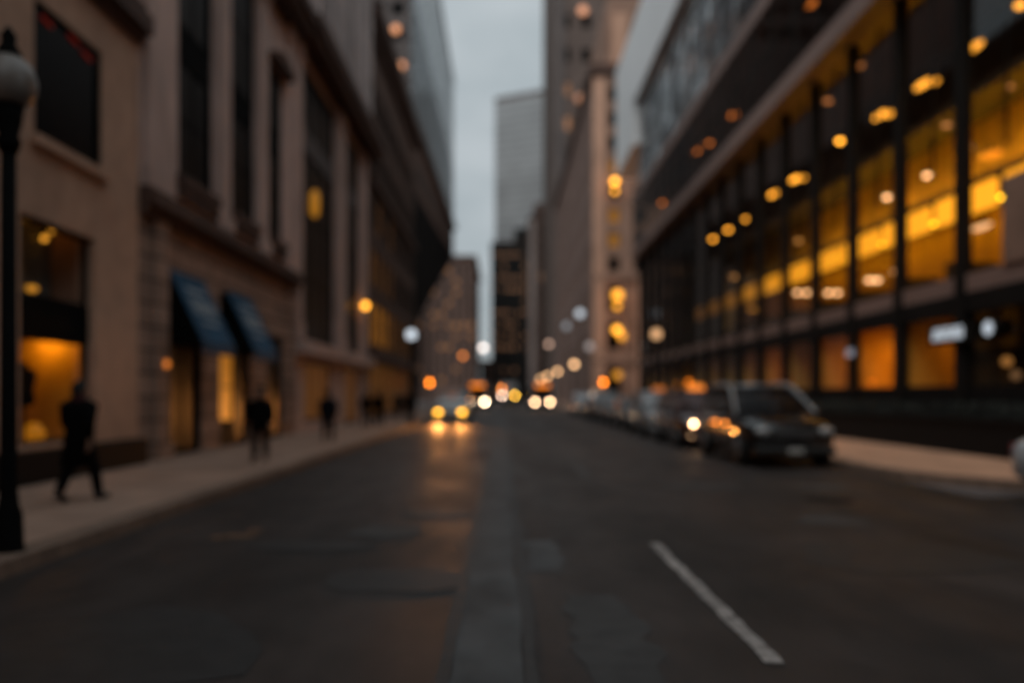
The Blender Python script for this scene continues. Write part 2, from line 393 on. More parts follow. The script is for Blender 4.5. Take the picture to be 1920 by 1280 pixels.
for (x, y, w, h) in ((-3.0, 9.05, .26, .16), (-2.93, 9.4, .10, .2), (-3.2, 8.95, .12, .10)):
    pts = [(x+w*math.cos(a)*random.uniform(.6, 1.1), y+h*math.sin(a)*random.uniform(.6, 1.1)) for a in [i*math.pi/6 for i in range(12)]]
    sheet('utility_mark', pts, 'orangepaint', .009)
for (y0, y1, w) in ((4.75, 8.6, .056), (15.5, 19.2, .055), (26.3, 30, .055), (37, 40.8, .055), (48, 51.6, .055)):
    sheet('lane_marking', wob(1.615-w, 1.615+w, y0, y1, 26, .011), 'yellow' if y0 < 10 else 'patch', .009)
# manhole cover
mh = thing('manhole_cover', 'round iron manhole cover set in the asphalt of the right lane', 'manhole', (4.95, 12.2, 0))
MB().lathe([(.36, -.01), (.36, .006), (.30, .007)], n=24).build('rim', 'bronze', mh); MB().lathe([(.29, -.01), (.29, .009), (.05, .010)], n=24).build('lid', 'granite', mh)

# ------------------------------------------------------------------ LEFT 1: beige building with shop window
XW = -7.9
F = ('x', XW, 1)
b = new_building('shop_building', 'smooth beige building with a square dark window above a lit shop window', F, 6, 17.3)
mb = MB(); sh = (13.05, 15.45, .75, 4.6); w1 = (13.45, 15.72, 5.97, 8.3); w2 = (9.2, 11.4, 5.97, 8.3); s2 = (9.0, 11.4, .75, 4.6)
wins3 = [(y, y+1.5, 10.6, 13.0) for y in (9.3, 11.5, 13.7, 15.3)]
fwall(mb, F, 3, 17.28, 0, 15, [sh, w1, w2, s2]+wins3, .4)
fbox(mb, F, 3, 17.28, -12, -2.6, 0, 15); fbox(mb, F, 3, 17.28, -2.6, -.41, 5.0, 15); fbox(mb, F, 3, 8.9, -2.6, -.41, 0, 5); fbox(mb, F, 11.5, 12.95, -2.6, -.41, 0, 5); fbox(mb, F, 15.55, 17.28, -2.6, -.41, 0, 5)
mb.build('wall', 'stucco', b)
mb = MB(); fbox(mb, F, 3, 17.34, 0, .32, 9.35, 9.75); fbox(mb, F, 3, 17.3, 0, .18, 9.75, 10.0); fbox(mb, F, 3, 17.3, 0, .14, 9.15, 9.347); mb.build('cornice', 'trim', b)
mb = MB(); fbox(mb, F, 3, 17.0, .002, .34, 0.1, .68); mb.build('plinth', 'granite', b)
mb = MB(); fbox(mb, F, 3, 17.28, -12, .1, 15.003, 15.3); mb.build('roof', 'trim', b)
for ww in (w1, w2): window(b, F, ww[0], ww[2], ww[1]-ww[0], ww[3]-ww[2], -.09, 'glassdark', 'blackpaint', (1, 1), .09, 'stucco')
for ww in wins3: window(b, F, ww[0], ww[2], ww[1]-ww[0], ww[3]-ww[2], -.2, 'glassdark', 'blackpaint', (1, 2), .06)
for sw in (sh, s2):
    window(b, F, sw[0], 3.28, 2.4, 1.32, -.2, 'clear', 'bronze', (1, 1), .05, name='transom_window')
    mb = MB(); fbox(mb, F, sw[0], sw[1], -.3, -.12, 2.62, 3.278); mb.build('sign_band', 'blackpaint', b)
    window(b, F, sw[0], .75, 2.4, 1.868, -.2, 'clear', 'bronze', (1, 1), .07, name='shop_window')
    mb = MB(); y0, y1 = sw[0]-.08, sw[1]+.08                     # the little display room behind the glass
    fbox(mb, F, y0, y1, -2.5, -2.4, .7, 2.7); fbox(mb, F, y0, y0+.05, -2.4, -.42, .7, 2.7); fbox(mb, F, y1-.05, y1, -2.4, -.42, .7, 2.7); fbox(mb, F, y0, y1, -2.5, -.42, .62, .697)
    mb.build('display_room', 'amberwall', b)
    mb = MB(); fbox(mb, F, y0, y1, -.95, -.9, 2.9, 4.75); mb.build('blind', 'blind', b)
    mb = MB(); fbox(mb, F, y0, y1, -2.4, -.42, 2.703, 2.9); mb.build('shop_ceiling', 'ceiling', b)
# display lamps, neon, mannequin-like drape inside
def bulb(name, label, cat, group, p, r, col, D, cap=True, squash=1.0):
    Y = p[1]; rpx = r*FP/Y
    L = lamp_L(D, rpx, Y)
    t = thing(name, label, cat, (p[0], p[1], p[2]), group=group)
    MB().ball((0, 0, 0), (r, r, r*squash), 12, 8).build('bulb', emit('lamp_glow', col, round(L, 3)), t, True)
    if cap: MB().lathe([(r*.35, r*squash*.8), (r*.45, r*squash*1.05), (r*.25, r*squash*1.5), (.012, r*squash*1.7), (.012, r*squash*1.7+.25)], n=10).build('fitting', 'bronze', t, True)
    return t
t = thing('display_strip_lamp', 'short amber strip lamp under the ceiling of the beige shop window', 'lamp', (-8.75, 15.22, 2.69))
MB().box(-.3, .3, -.06, .06, -.012, 0).build('diffuser', emit('display_glow', (1, .40, .02), 26), t); MB().box(-.33, .33, -.08, .08, .001, .012).build('housing', 'bronze', t)
t = thing('display_lamp', 'low round amber lamp on the floor of the beige shop window', 'lamp', (-8.35, 14.2, .7))
MB().lathe([(.03, .05), (.15, .1), (.2, .22), (.12, .36), (.04, .40)], n=16).build('shade', emit('paper_lantern_glow', (1, .34, .012), .26), t, True)
MB().lathe([(.1, 0), (.1, .048)], n=16).build('foot', 'bronze', t)
for px, py, D in ((97, 432, .30), (83, 447, .30), (123, 460, .34), (50, 412, .14)):
    bulb('pendant_lamp', 'small amber pendant bulb behind the upper glass of the beige shop', 'lamp', 'pendant bulbs in the beige shop', at_x(px, py, XW-.7), .055, AMB, D)
bulb('pendant_lamp', 'single wide amber lamp low in the upper glass of the beige shop', 'lamp', None, at_x(60, 541, XW-.7), .1, AMB, .38, squash=.6)
for px, py in ((88, 42), (140, 76), (165, 108)):
    p = at_x(px, py, XW-.195)
for i, (px, py) in enumerate(((88, 42), (138, 76), (163, 106))):
    t = MB(); p = at_x(px, py, XW-.055); t.tube([p+Vector((0, -.16, .03)), p, p+Vector((0, .16, -.02))], .03, 8)
    tag(t.build('neon_tube', emit('red_neon', (1, .05, .02), .045), None, True), ['dim red neon tube at the upper left of the square dark window', 'dim red neon tube in the middle of the square dark window', 'dim red neon tube at the right edge of the square dark window'][i], 'neon light')
t = thing('draped_mannequin', 'dark dress form standing in the amber lit shop window', 'mannequin', (-8.32, 13.85, .7))
MB().lathe([(.16, 0), (.16, .03), (.025, .05), (.025, .75)], n=14).build('stand', 'bronze', t, True)
MB().lathe([(.10, .7), (.19, .78), (.15, .98), (.20, 1.2), (.17, 1.32), (.06, 1.38), (.055, 1.46)], n=14).build('torso', 'coat_brown', t, True)

# ------------------------------------------------------------------ LEFT 2: ornate limestone building with awnings
if 1:
    pass
b = new_building('limestone_building', 'ornate grey limestone building with blue awnings on a rusticated ground floor', F, 17.3, 30.2)
doors = [(18.85, 20.95, .15, 4.5), (22.25, 24.85, .15, 4.5), (26.6, 28.6, .15, 3.6)]
mb = MB(); fwall(mb, F, 17.32, 30.2, 0, 5.75, doors, .5); fbox(mb, F, 17.32, 30.2, -12, -.85, 0, 5.75)
fbox(mb, F, 17.9, 18.55, .002, .14, .5, 5.6); fbox(mb, F, 17.8, 18.65, .002, .22, 0, .5); fbox(mb, F, 29.2, 29.9, .002, .14, .5, 5.6)
mb.build('ground_floor_wall', 'rustic', b)
mb = MB(); fbox(mb, F, 17.32, 30.2, 0, .38, 5.755, 6.0); fbox(mb, F, 17.32, 30.2, 0, .25, 6.0, 6.15); fbox(mb, F, 17.32, 30.2, .002, .2, 5.55, 5.752); mb.build('string_course', 'trim', b)
wn = [(19.4, 21.75, 6.95, 14.6), (23.15, 25.4, 6.95, 14.6), (26.8, 28.5, 6.95, 12.8)]
mb = MB(); fwall(mb, F, 17.32, 30.2, 6.155, 15.1, wn, .6); fbox(mb, F, 17.32, 30.2, -12, -.65, 6.155, 15.1); mb.build('wall', 'stone', b)
for u in (17.5, 21.9, 25.5, 28.9):
    mb = MB(); fbox(mb, F, u, u+.95, .002, .12, 6.6, 14.5); fbox(mb, F, u-.1, u+1.05, .002, .2, 6.16, 6.6); fbox(mb, F, u-.1, u+1.05, .002, .22, 14.5, 15.0); mb.build('pilaster', 'stone', b)
for w_ in wn:
    mb = MB(); fbox(mb, F, w_[0]-.1, w_[1]+.1, .002, .2, 6.68, 6.93); fbox(mb, F, w_[0]-.05, w_[1]+.05, .002, .14, 6.4, 6.68); mb.build('window_ledge', 'trim', b)
for w_ in wn:
    mb = MB(); fbox(mb, F, w_[0], w_[1], -.18, -.08, 9.903, 10.697); mb.build('spandrel', 'black', b)
for w_ in wn:
    mb = MB()
    c = (w_[0]+w_[1])/2; hw = (w_[1]-w_[0])/2+.3
    mb.prism([(c-hw, w_[3]+.02), (c+hw, w_[3]+.02), (c+hw, w_[3]+.2), (c, w_[3]+.55), (c-hw, w_[3]+.2)], XW+.003, XW+.42, 'x'); mb.build('pediment', 'trim', b)
for w_ in wn:
    window(b, F, w_[0], w_[2], w_[1]-w_[0], 2.95, -.12, 'glassbay', 'blackpaint', (2, 2), .09)
    window(b, F, w_[0], 10.7, w_[1]-w_[0], w_[3]-10.7, -.12, 'glassbay', 'blackpaint', (2, 2), .09)
mb = MB(); fbox(mb, F, 17.32, 30.2, 0, .75, 15.105, 15.45); fbox(mb, F, 17.32, 30.2, 0, .95, 15.45, 15.75)
for i in range(20): fbox(mb, F, 17.5+i*.64, 17.75+i*.64, .002, .6, 14.75 if False else 14.86, 15.1)
mb.build('cornice', 'trim', b)
mb = MB(); u = 17.32; ups = [(18.2+i*1.95, 19.3+i*1.95, 17.0, 20.2) for i in range(6)]+[(18.2+i*1.95, 19.3+i*1.95, 21.3, 24.5) for i in range(6)]
fwall(mb, F, 17.32, 30.2, 15.755, 27, ups, .5); fbox(mb, F, 17.32, 30.2, -12, -.55, 15.755, 27)
for i in range(7): fbox(mb, F, 17.35+i*1.95, 17.95+i*1.95, .002, .22, 16.4, 26.5)
mb.build('upper_wall', 'stone_up', b)
for o in ups: window(b, F, o[0], o[2], 1.1, 3.2, -.1, 'glassdark', 'blackpaint', (1, 2), .07)
mb = MB(); fbox(mb, F, 17.32, 30.2, -12, .4, 27.003, 27.5); mb.build('roof', 'trim', b)
window(b, F, 18.85, .15, 2.1, 2.7, -.12, 'glassbay', 'blackpaint', (2, 1), .12, name='door')
window(b, F, 18.85, 2.853, 2.1, 1.647, -.12, 'glassbay', 'blackpaint', (3, 1), .08, name='transom_window')
window(b, F, 22.25, .8, 1.35, 2.05, -.1, emit('amber_shop_glow', (1, .36, .03), .26), 'blackpaint', (1, 2), .08, name='shop_window')
mb = MB(); fbox(mb, F, 22.25, 23.6, -.2, -.06, .15, .797); mb.build('stall_riser', 'granite', b)
window(b, F, 23.603, .15, 1.247, 2.7, -.12, 'glassbay', 'blackpaint', (1, 1), .12, name='door')
window(b, F, 22.25, 2.853, 2.6, 1.647, -.12, 'glassbay', 'blackpaint', (3, 1), .08, name='transom_window')
window(b, F, 26.6, .15, 2.0, 3.45, -.12, 'glassbay', 'blackpaint', (2, 2), .10, name='shop_window')
bulb('wall_lantern', 'orange lantern on the wall left of the first blue awning', 'lantern', None, at_x(311, 682, XW+.14), .09, ORG, .30)
def awning(u0, u1, label):
    e = bpy.data.objects.new('awning', None); C.objects.link(e); e.parent = b; e.location = Vector((XW, u0, 0))-ORG_[b.name]; e['label'] = label
    w = u1-u0; P = .82
    cv = MB(); cv.hexa([(0.02, 0, 4.55), (0.02, w, 4.55), (P, w, 2.84), (P, 0, 2.84)], [(0.02, 0, 4.58), (0.02, w, 4.58), (P+.03, w, 2.85), (P+.03, 0, 2.85)])
    cv.box(P, P+.03, 0, w, 2.60, 2.838); cv.build('canopy', 'navy', e)
    for yy in (0.001, w-.021): MB().prism([(0.01, 4.54), (P-.01, 2.835), (0.01, 2.835)], yy, yy+.02, 'y').build('side_panel', 'black', e)
    fr = MB(); fr.tube([(0.02, .05, 2.8), (P, .05, 2.8)], .02); fr.tube([(0.02, w-.05, 2.8), (P, w-.05, 2.8)], .02); fr.tube([(P-.02, .05, 2.8), (P-.02, w-.05, 2.8)], .02); fr.build('frame', 'blackpaint', e)
    pr = MB()                                           # pale printed band of lettering too blurred to read
    def q(a0, a1, t0, t1):
        pts = []
        for (yy, tt) in ((a0, t0), (a1, t0), (a1, t1), (a0, t1)): pts.append((0.02+(P+.01)*tt+.012, yy, 4.58-1.73*tt+.012))
        pts2 = [(x+.006, yy, z+.004) for x, yy, z in pts]; pr.hexa(pts, pts2)
    for i in range(9):
        a = w*(.14+.08*i); q(a, a+w*.048, .36+.02*(i % 2), .62-.03*(i % 3 == 0)); 
    q(w*.2, w*.8, .22, .28); q(w*.25, w*.75, .70, .74)
    pr.build('print', 'canvas_print', e)
awning(18.8, 21.0, 'blue awning over the nearer doorway'); awning(22.7, 24.9, 'blue awning over the farther doorway')

# ------------------------------------------------------------------ LEFT 3: tall dark bay windows
b = new_building('colonnade_building', 'grey stone building with two tall dark window bays between giant pilasters', F, 30.2, 46.4)
bays = [(30.95, 37.3, 3.75, 14.7), (39.6, 43.6, 3.75, 14.7)]; low = [(31.6, 36.6, .5, 3.0), (39.8, 43.4, .15, 3.0)]
mb = MB(); fwall(mb, F, 30.22, 46.4, 0, 15.1, bays+low, .7); fbox(mb, F, 30.22, 46.4, -12, -.75, 0, 15.1); mb.build('wall', 'stone', b)
for u, uw in ((30.28, .6), (37.4, .95), (38.6, .9), (44.1, .95)):
    mb = MB(); fbox(mb, F, u, u+uw, .002, .14, 4.4, 14.4); fbox(mb, F, u-.05, u+uw+.05, .002, .2, 3.75, 4.4); fbox(mb, F, u-.05, u+uw+.05, .002, .22, 14.4, 15.0); mb.build('pilaster', 'stone', b)
mb = MB(); fbox(mb, F, 30.22, 46.4, .002, .45, 3.2, 3.7); mb.build('string_course', 'stone', b)
mb = MB(); fbox(mb, F, 30.22, 46.4, 0, .85, 15.105, 15.5); fbox(mb, F, 30.22, 46.4, 0, 1.05, 15.5, 16.0)
for i in range(25): fbox(mb, F, 30.4+i*.64, 30.65+i*.64, .002, .7, 14.86 if False else 15.02, 15.1)
mb.build('cornice', 'trim', b)
for (u0, u1, z0, z1) in bays:
    window(b, F, u0, z0, u1-u0, 7.6, -.14, 'glassbay', 'blackpaint', (4, 3), .12)
    window(b, F, u0, 12.3, u1-u0, z1-12.3, -.14, 'glassbay', 'blackpaint', (4, 1), .12)
    mb = MB(); fbox(mb, F, u0, u1, -.2, -.06, 11.352, 12.298); mb.build('spandrel', 'greyconc', b)
for (u0, u1, z0, z1) in low: window(b, F, u0, z0, u1-u0, z1-z0, -.14, emit('dim_amber_pane', (1, .4, .08), .035), 'trim', (4, 1), .14, name='shop_window')
ups = [(31.0+i*2.55, 32.6+i*2.55, 17.2, 20.4) for i in range(6)]+[(31.0+i*2.55, 32.6+i*2.55, 21.6, 24.8) for i in range(6)]
mb = MB(); fwall(mb, F, 30.22, 46.4, 16.003, 29, ups, .5); fbox(mb, F, 30.22, 46.4, -12, -.55, 16.003, 29)
for i in range(7): fbox(mb, F, 30.25+i*2.55, 30.85+i*2.55, .002, .3, 16.6, 28.5)
mb.build('upper_wall', 'stone_up', b)
for o in ups: window(b, F, o[0], o[2], 1.6, 3.2, -.1, 'glassdark', 'blackpaint', (2, 2), .07)
mb = MB(); fbox(mb, F, 30.22, 46.4, -12, .4, 29.003, 29.5); mb.build('roof', 'trim', b)
p = at_x(590, 382, XW+.22)
t = thing('hanging_lantern', 'tall amber lantern hanging in the dark bay window of the colonnaded building', 'lantern', p)
MB().lathe([(.05, -.55), (.17, -.42), (.2, 0), (.17, .42), (.05, .55)], n=12).build('shade', emit('lantern_glow', AMB, .30), t, True)
MB().lathe([(.06, .56), (.02, .68), (.015, 1.4)], n=8).build('chain', 'bronze', t)

# ------------------------------------------------------------------ LEFT 4: dark brown building with lit shops
b = new_building('brown_office', 'dark brown pier fronted building with amber lit lower storeys on the left', F, 46.5, 70)
ops = []; N = 9; W = 23.3/N
for i in range(N):
    for z0, z1 in ((.4, 3.6), (4.6, 7.2), (8.2, 10.4), (11.6, 13.8), (15.0, 17.2), (18.4, 20.6)): ops.append((46.6+i*W+.55, 46.6+(i+1)*W-.15, z0, z1))
mb = MB(); fwall(mb, F, 46.5, 69.9, 0, 23.6, ops, .5); fbox(mb, F, 46.5, 69.9, -14, -.55, 0, 23.6)
for i in range(N): fbox(mb, F, 46.62+i*W, 46.62+i*W+.4, .002, .08, 4.21, 14.09); fbox(mb, F, 46.62+i*W, 46.62+i*W+.4, .002, .08, 14.51, 21.2)
mb.build('wall', 'brown', b)
mb = MB(); fbox(mb, F, 46.5, 69.9, .002, .8, 23.6, 24.3); fbox(mb, F, 46.5, 69.9, .002, .45, 22.9, 23.597); fbox(mb, F, 46.5, 69.9, .002, .45, 3.65, 4.2); fbox(mb, F, 46.5, 69.9, .002, .35, 14.1, 14.5); mb.build('cornice', 'trim', b)
mb = MB(); fbox(mb, F, 46.5, 69.9, -14, .5, 24.303, 24.7); mb.build('roof', 'trim', b)
for i, o in enumerate(ops):
    fl = i % 6; col = i//6
    g = 0
    if fl == 1: g = [.22, .26, .20, .08, .03, .03, .02, .02, .02][col]
    if fl == 0: g = [.06, .09, .05, .07, .03, .03, .02, .02, .02][col]
    if fl == 2: g = [.03, .02, .015, .01, .0, .0, .0, .0, .0][col]
    if fl == 3: g = .012 if col in (1, 3) else 0
    window(b, F, o[0], o[2], o[1]-o[0], o[3]-o[2], -.07, emit('amber_pane', (1, .36, .03), g) if g else 'glassbay', 'bronze', (2, 2), .07)
# LEFT 5: black raked block
b = new_building('raked_building', 'black building whose underside rakes upward over the street behind the brown office', F, 70, 125)
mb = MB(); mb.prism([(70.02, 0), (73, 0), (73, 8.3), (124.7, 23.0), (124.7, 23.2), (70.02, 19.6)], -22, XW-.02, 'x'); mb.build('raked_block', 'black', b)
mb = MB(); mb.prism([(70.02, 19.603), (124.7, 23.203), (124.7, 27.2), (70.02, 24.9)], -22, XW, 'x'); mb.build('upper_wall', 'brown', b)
mb = MB(); mb.prism([(70.02, 24.903), (124.7, 27.203), (124.7, 27.7), (70.02, 25.4)], -22, XW+.5, 'x'); mb.build('cornice', 'trim', b)
for i in range(16):
    u = 72+i*3.2; z = 20.6+(u-70)*.0655
    mb = MB(); mb.prism([(u, z), (u+1.8, z+.12), (u+1.8, z+2.2), (u, z+2.1)], XW-.1, XW+.03, 'x'); w_ = mb.build('window', 'trim', b)
    mb = MB(); mb.prism([(u+.12, z+.12), (u+1.68, z+.24), (u+1.68, z+2.08), (u+.12, z+1.98)], XW+.02, XW+.045, 'x'); g = mb.build('pane', 'glassbay', w_); g.location = (0, 0, 0)
    g.data.transform(Matrix.Translation(-ORG_[b.name]))
# LEFT 6: brown block far down the street
def block(name, label, x0, x1, y0, y1, h, wall, face_cols, face_rows, lit, roof='trim', pane='glassbay', zb=4, ww=.6, hh=.55, litcol=(1, .42, .12), litamt=(.03, .10), street=None, cornice=.6, rows=None):
    """far building: camera-facing front with real window openings; optional street side face"""
    F = ('y', y0, -1); b = thing(name, label, 'building', ((x0+x1)/2, y0, 0), world=True)
    ops = []; cw = (x1-x0)/face_cols; ch = (h-zb-1.5)/face_rows
    for i in range(face_cols):
        for j in range(face_rows): ops.append((x0+cw*(i+.5-ww/2), x0+cw*(i+.5+ww/2), zb+ch*(j+.5-hh/2), zb+ch*(j+.5+hh/2)))
    mb = MB(); fwall(mb, F, x0, x1, 0, h, ops, .5); mb.box(x0, x1, y0+.55, y1, 0, h); mb.build('wall', wall, b)
    mb = MB(); mb.box(x0-cornice, x1+cornice, y0-cornice, y1+cornice, h+.003, h+.9); mb.build('roof', roof, b)
    for n_, o in enumerate(ops):
        if n_ > 98: break
        on = random.random() < (lit if rows is None else rows.get(n_ % face_rows, 0))
        window(b, F, o[0], o[2], o[1]-o[0], o[3]-o[2], -.3, emit('lit_office_pane', litcol, round(random.uniform(*litamt)*20)/20+.02) if on else pane, 'bronze', (2, 1), .1)
    return b
b6 = block('brick_block', 'ruddy brown block standing at the far left end of the street', -22.3, -7.3, 200, 240, 35.5, 'brown2', 8, 11, .22, litamt=(.03, .12), hh=.5)
block('low_block', 'low brown building closing the street under the strip of sky', -7.0, -2.6, 236, 250, 11.0, 'brown2', 3, 3, .0, cornice=.2)
# LEFT glass tower above the roofs
YT0, YT1, XT = 195, 358, -22.5
b = thing('glass_tower', 'tall glass tower rising behind the left hand roofs with a pale upper half', 'tower', (-60, YT0, 0), world=True)
mb = MB(); mb.box(-90, XT-.35, YT0+.3, YT1-.3, 0, 138); mb.build('core', 'black', b)
Ft = ('x', XT, 1); fl = [i*5.0 for i in range(29)]
for i in range(28):
    z0, z1 = fl[i]+.9, fl[i+1]
    mb = MB(); fbox(mb, Ft, YT0+.4, YT1-.4, -.3, -.05, z0, z1-.003); mb.build('window_band', 'towerglass' if z0 > 100 else 'towerdark', b)  # paler glass high up puts reflected sky into the colour
    mb = MB(); fbox(mb, Ft, YT0, YT1, -.34, 0, fl[i], fl[i]+.897); mb.build('spandrel', 'white' if fl[i] > 100 else 'greyfar', b)  # white upper spandrels carry the same reflected sky tone
mb = MB()
for i in range(33): fbox(mb, Ft, YT0+.2+i*4.95, YT0+1.1+i*4.95, .002, .04, 0.6, 138)
mb.build('mullion', 'bronze', b)
Fc = ('y', YT0, -1)
ops = [(-27.5-i*5, -24.2-i*5, 88+j*6, 91.5+j*6) for i in range(7) for j in range(8)]
mb = MB(); fwall(mb, Fc, -90, XT-.36, 0, 139, ops, .28); mb.build('end_wall', 'greyconc', b)
for o in ops: window(b, Fc, o[0], o[2], 3.3, 3.5, -.18, 'glassbay', 'bronze', (2, 1), .1)
mb = MB(); mb.box(-90, XT+.3, YT0-.1, YT1, 140.003, 141.5); mb.build('roof', 'greyfar', b)
for px, py in ((742, 55), (752, 123)):
    p = at(px, py, YT0-.3); L = lamp_L(.30, 1.0*FP/YT0, YT0)
    MB().lathe([(.5, 0), (1.0, .05), (1.0, .2), (.5, .25)], (p.x, p.y-.05, p.z), 14, 'y').build('beacon', emit('beacon_glow', (1, .42, .2), L), b, True)

# ------------------------------------------------------------------ FAR towers closing the street
b = thing('grey_slab_tower', 'plain pale grey slab tower alone against the sky at the street end', 'tower', at(985, 740, 420)*1, world=True)
b.location.z = 0; ORG_[b.name] = Vector(b.location)
x0, x1 = (928-CX)/FP*420, (1090-CX)/FP*430
mb = MB(); z0 = 154.5
mb.bm.verts.index_update()
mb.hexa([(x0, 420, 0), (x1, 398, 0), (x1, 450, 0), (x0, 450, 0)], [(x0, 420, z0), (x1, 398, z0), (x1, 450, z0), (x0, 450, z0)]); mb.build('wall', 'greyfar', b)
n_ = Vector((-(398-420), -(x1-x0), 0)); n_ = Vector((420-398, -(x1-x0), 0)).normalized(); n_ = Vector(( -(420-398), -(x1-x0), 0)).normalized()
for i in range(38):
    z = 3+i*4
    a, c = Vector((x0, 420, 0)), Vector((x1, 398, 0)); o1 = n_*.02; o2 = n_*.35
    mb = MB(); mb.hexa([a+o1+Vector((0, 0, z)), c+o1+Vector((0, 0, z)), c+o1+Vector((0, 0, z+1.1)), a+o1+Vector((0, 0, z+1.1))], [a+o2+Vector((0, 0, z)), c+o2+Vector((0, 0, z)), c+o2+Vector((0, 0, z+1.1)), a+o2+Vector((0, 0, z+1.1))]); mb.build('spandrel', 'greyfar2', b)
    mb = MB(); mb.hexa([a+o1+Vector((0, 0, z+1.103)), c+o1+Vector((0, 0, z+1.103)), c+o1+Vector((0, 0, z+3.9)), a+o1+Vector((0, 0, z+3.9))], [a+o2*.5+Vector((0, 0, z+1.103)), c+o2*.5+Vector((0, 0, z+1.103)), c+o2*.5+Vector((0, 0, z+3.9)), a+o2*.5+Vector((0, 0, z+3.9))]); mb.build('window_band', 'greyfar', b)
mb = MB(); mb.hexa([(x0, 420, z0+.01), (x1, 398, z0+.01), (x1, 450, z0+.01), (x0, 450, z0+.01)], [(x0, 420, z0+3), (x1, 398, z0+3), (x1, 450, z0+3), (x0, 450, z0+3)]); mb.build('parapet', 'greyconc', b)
dk = block('dark_office_tower', 'black office tower with dim amber window rows in the middle of the street end', -4.2, 7.6, 260, 285, 50.5, 'dim_panel', 7, 12, .42, litcol=(1, .48, .24), litamt=(.06, .14), ww=.72, hh=.36, cornice=.0, rows={0: .0, 1: .3, 2: .0, 3: .6, 4: .5, 5: .3, 6: .7, 7: .1, 8: .9, 9: .9, 10: .1, 11: .8})
mb = MB(); mb.box(3.4, 7.5, 261, 284, 51.41, 56); mb.build('penthouse', 'dim_panel', dk)
t4 = block('stepped_tower', 'pale brown stepped tower between the black office tower and the tan building', 7.75, 17.5, 250, 280, 56.5, 'brown2', 4, 14, .16, litcol=(1, .55, .3), litamt=(.05, .2), ww=.4, cornice=.1)
mb = MB(); mb.box(9.6, 17.4, 252, 279, 57.45, 62); mb.build('penthouse', 'brown2', t4); mb = MB(); mb.box(8.0, 9.6, 249.4, 249.995, 3, 56); mb.build('pilaster', 'stone_up', t4)

# behind the camera: the street goes on
bb = new_building('rear_building', 'grey stone building behind the photographer on the left pavement', ('x', XW, 1), -70, 2.9)
ops = [(-68+i*5, -65.5+i*5, 1+j*4, 3.6+j*4) for i in range(14) for j in range(6)]
mb = MB(); fwall(mb, ('x', XW, 1), -70, 2.9, 0, 26, ops, .4); mb.box(-24, XW-.45, -70, 2.9, 0, 26); mb.build('wall', 'stone', bb)
for o in ops: window(bb, ('x', XW, 1), o[0], o[2], 2.5, 2.6, -.1, 'glassbay', 'bronze', (2, 2), .08)
MB().box(-24, XW+.5, -70, 2.9, 26.003, 26.8).build('roof', 'trim', bb)
bb = new_building('rear_office', 'brown office building behind the photographer on the right corner', ('x', 14, -1), -70, -6)
ops = [(-68+i*5, -65.5+i*5, 1+j*4, 3.6+j*4) for i in range(12) for j in range(6)]
mb = MB(); fwall(mb, ('x', 14, -1), -70, -6, 0, 26, ops, .4); mb.box(14.45, 34, -70, -6, 0, 26); mb.build('wall', 'brown', bb)
for o in ops: window(bb, ('x', 14, -1), o[0], o[2], 2.5, 2.6, -.1, 'glassbay', 'bronze', (2, 2), .08)
MB().box(13.5, 34, -70, -6, 26.003, 26.8).build('roof', 'trim', bb)
bb = thing('rear_block', 'brown block closing the street behind the photographer', 'building', (0, -90, 0), world=True)
F = ('y', -90, 1); ops = [(-38+i*5.5, -35+i*5.5, 1+j*4, 3.6+j*4) for i in range(14) for j in range(7)]
mb = MB(); fwall(mb, F, -40, 40, 0, 30, ops, .4); mb.box(-40, 40, -110, -90.45, 0, 30); mb.build('wall', 'brown2', bb)
for o in ops: window(bb, F, o[0], o[2], 3, 2.6, -.2, 'glassbay', 'bronze', (2, 2), .08)
MB().box(-40.5, 40.5, -110, -89.5, 30.003, 30.8).build('roof', 'trim', bb)
# ------------------------------------------------------------------ RIGHT 4: tan limestone hotel
K = 1.275; Y4 = 80*K; X4 = 8.9*K
b = thing('tan_building', 'tall tan limestone building with a corner pier and lit lanterns past the side street', 'building', (14*K, Y4, 0), world=True)
Fc = ('y', Y4, -1); Fs = ('x', X4, -1)
k4 = lambda L: [tuple(v*K for v in o) for o in L]
zs = [13.6+i*2.42 for i in range(8)]
ops = k4([(10.45, 11.55, z, z+1.45) for z in zs]+[(13.0, 14.1, z, z+1.45) for z in zs]+[(16, 17.1, z, z+1.45) for z in zs]+[(10.3, 11.6, 9.6, 12), (10.3, 11.6, 5.8, 8.6), (10.3, 11.6, .8, 4.0), (13, 14.3, 5.8, 8.6)])
mb = MB(); fwall(mb, Fc, X4, 24*K, 0, 33.2*K, ops, .5); mb.build('front_wall', 'tan2', b)
mb = MB(); fbox(mb, Fc, X4, 10.15*K, .002, .35, .2, 32.8*K); mb.build('corner_pier', 'tan', b)
mb = MB(); fbox(mb, Fc, 13.2*K, 15.2*K, .002, .35, .2, 12.5*K); mb.build('wall_pier', 'tan', b)
sops = k4([(82+i*3.6, 83.6+i*3.6, 5+j*4.6, 7.6+j*4.6) for i in range(15) for j in range(6)])
mb = MB(); fwall(mb, Fs, Y4+.52, 137.5*K, 0, 33.2*K, sops, .45); mb.box(9.4*K, 24*K, Y4+.52, 137.5*K, 0, 33.2*K); mb.build('side_wall', 'brown2', b)  # darker masonry puts the shade of the street side into its colour
mb = MB(); mb.box(X4-.6, 24.5*K, Y4-.6, 138*K, 33.203*K, 33.9*K); mb.box(X4-.3, 24.3*K, Y4-.3, 137.7*K, 33.9*K, 34.3*K); mb.build('cornice', 'trim', b)
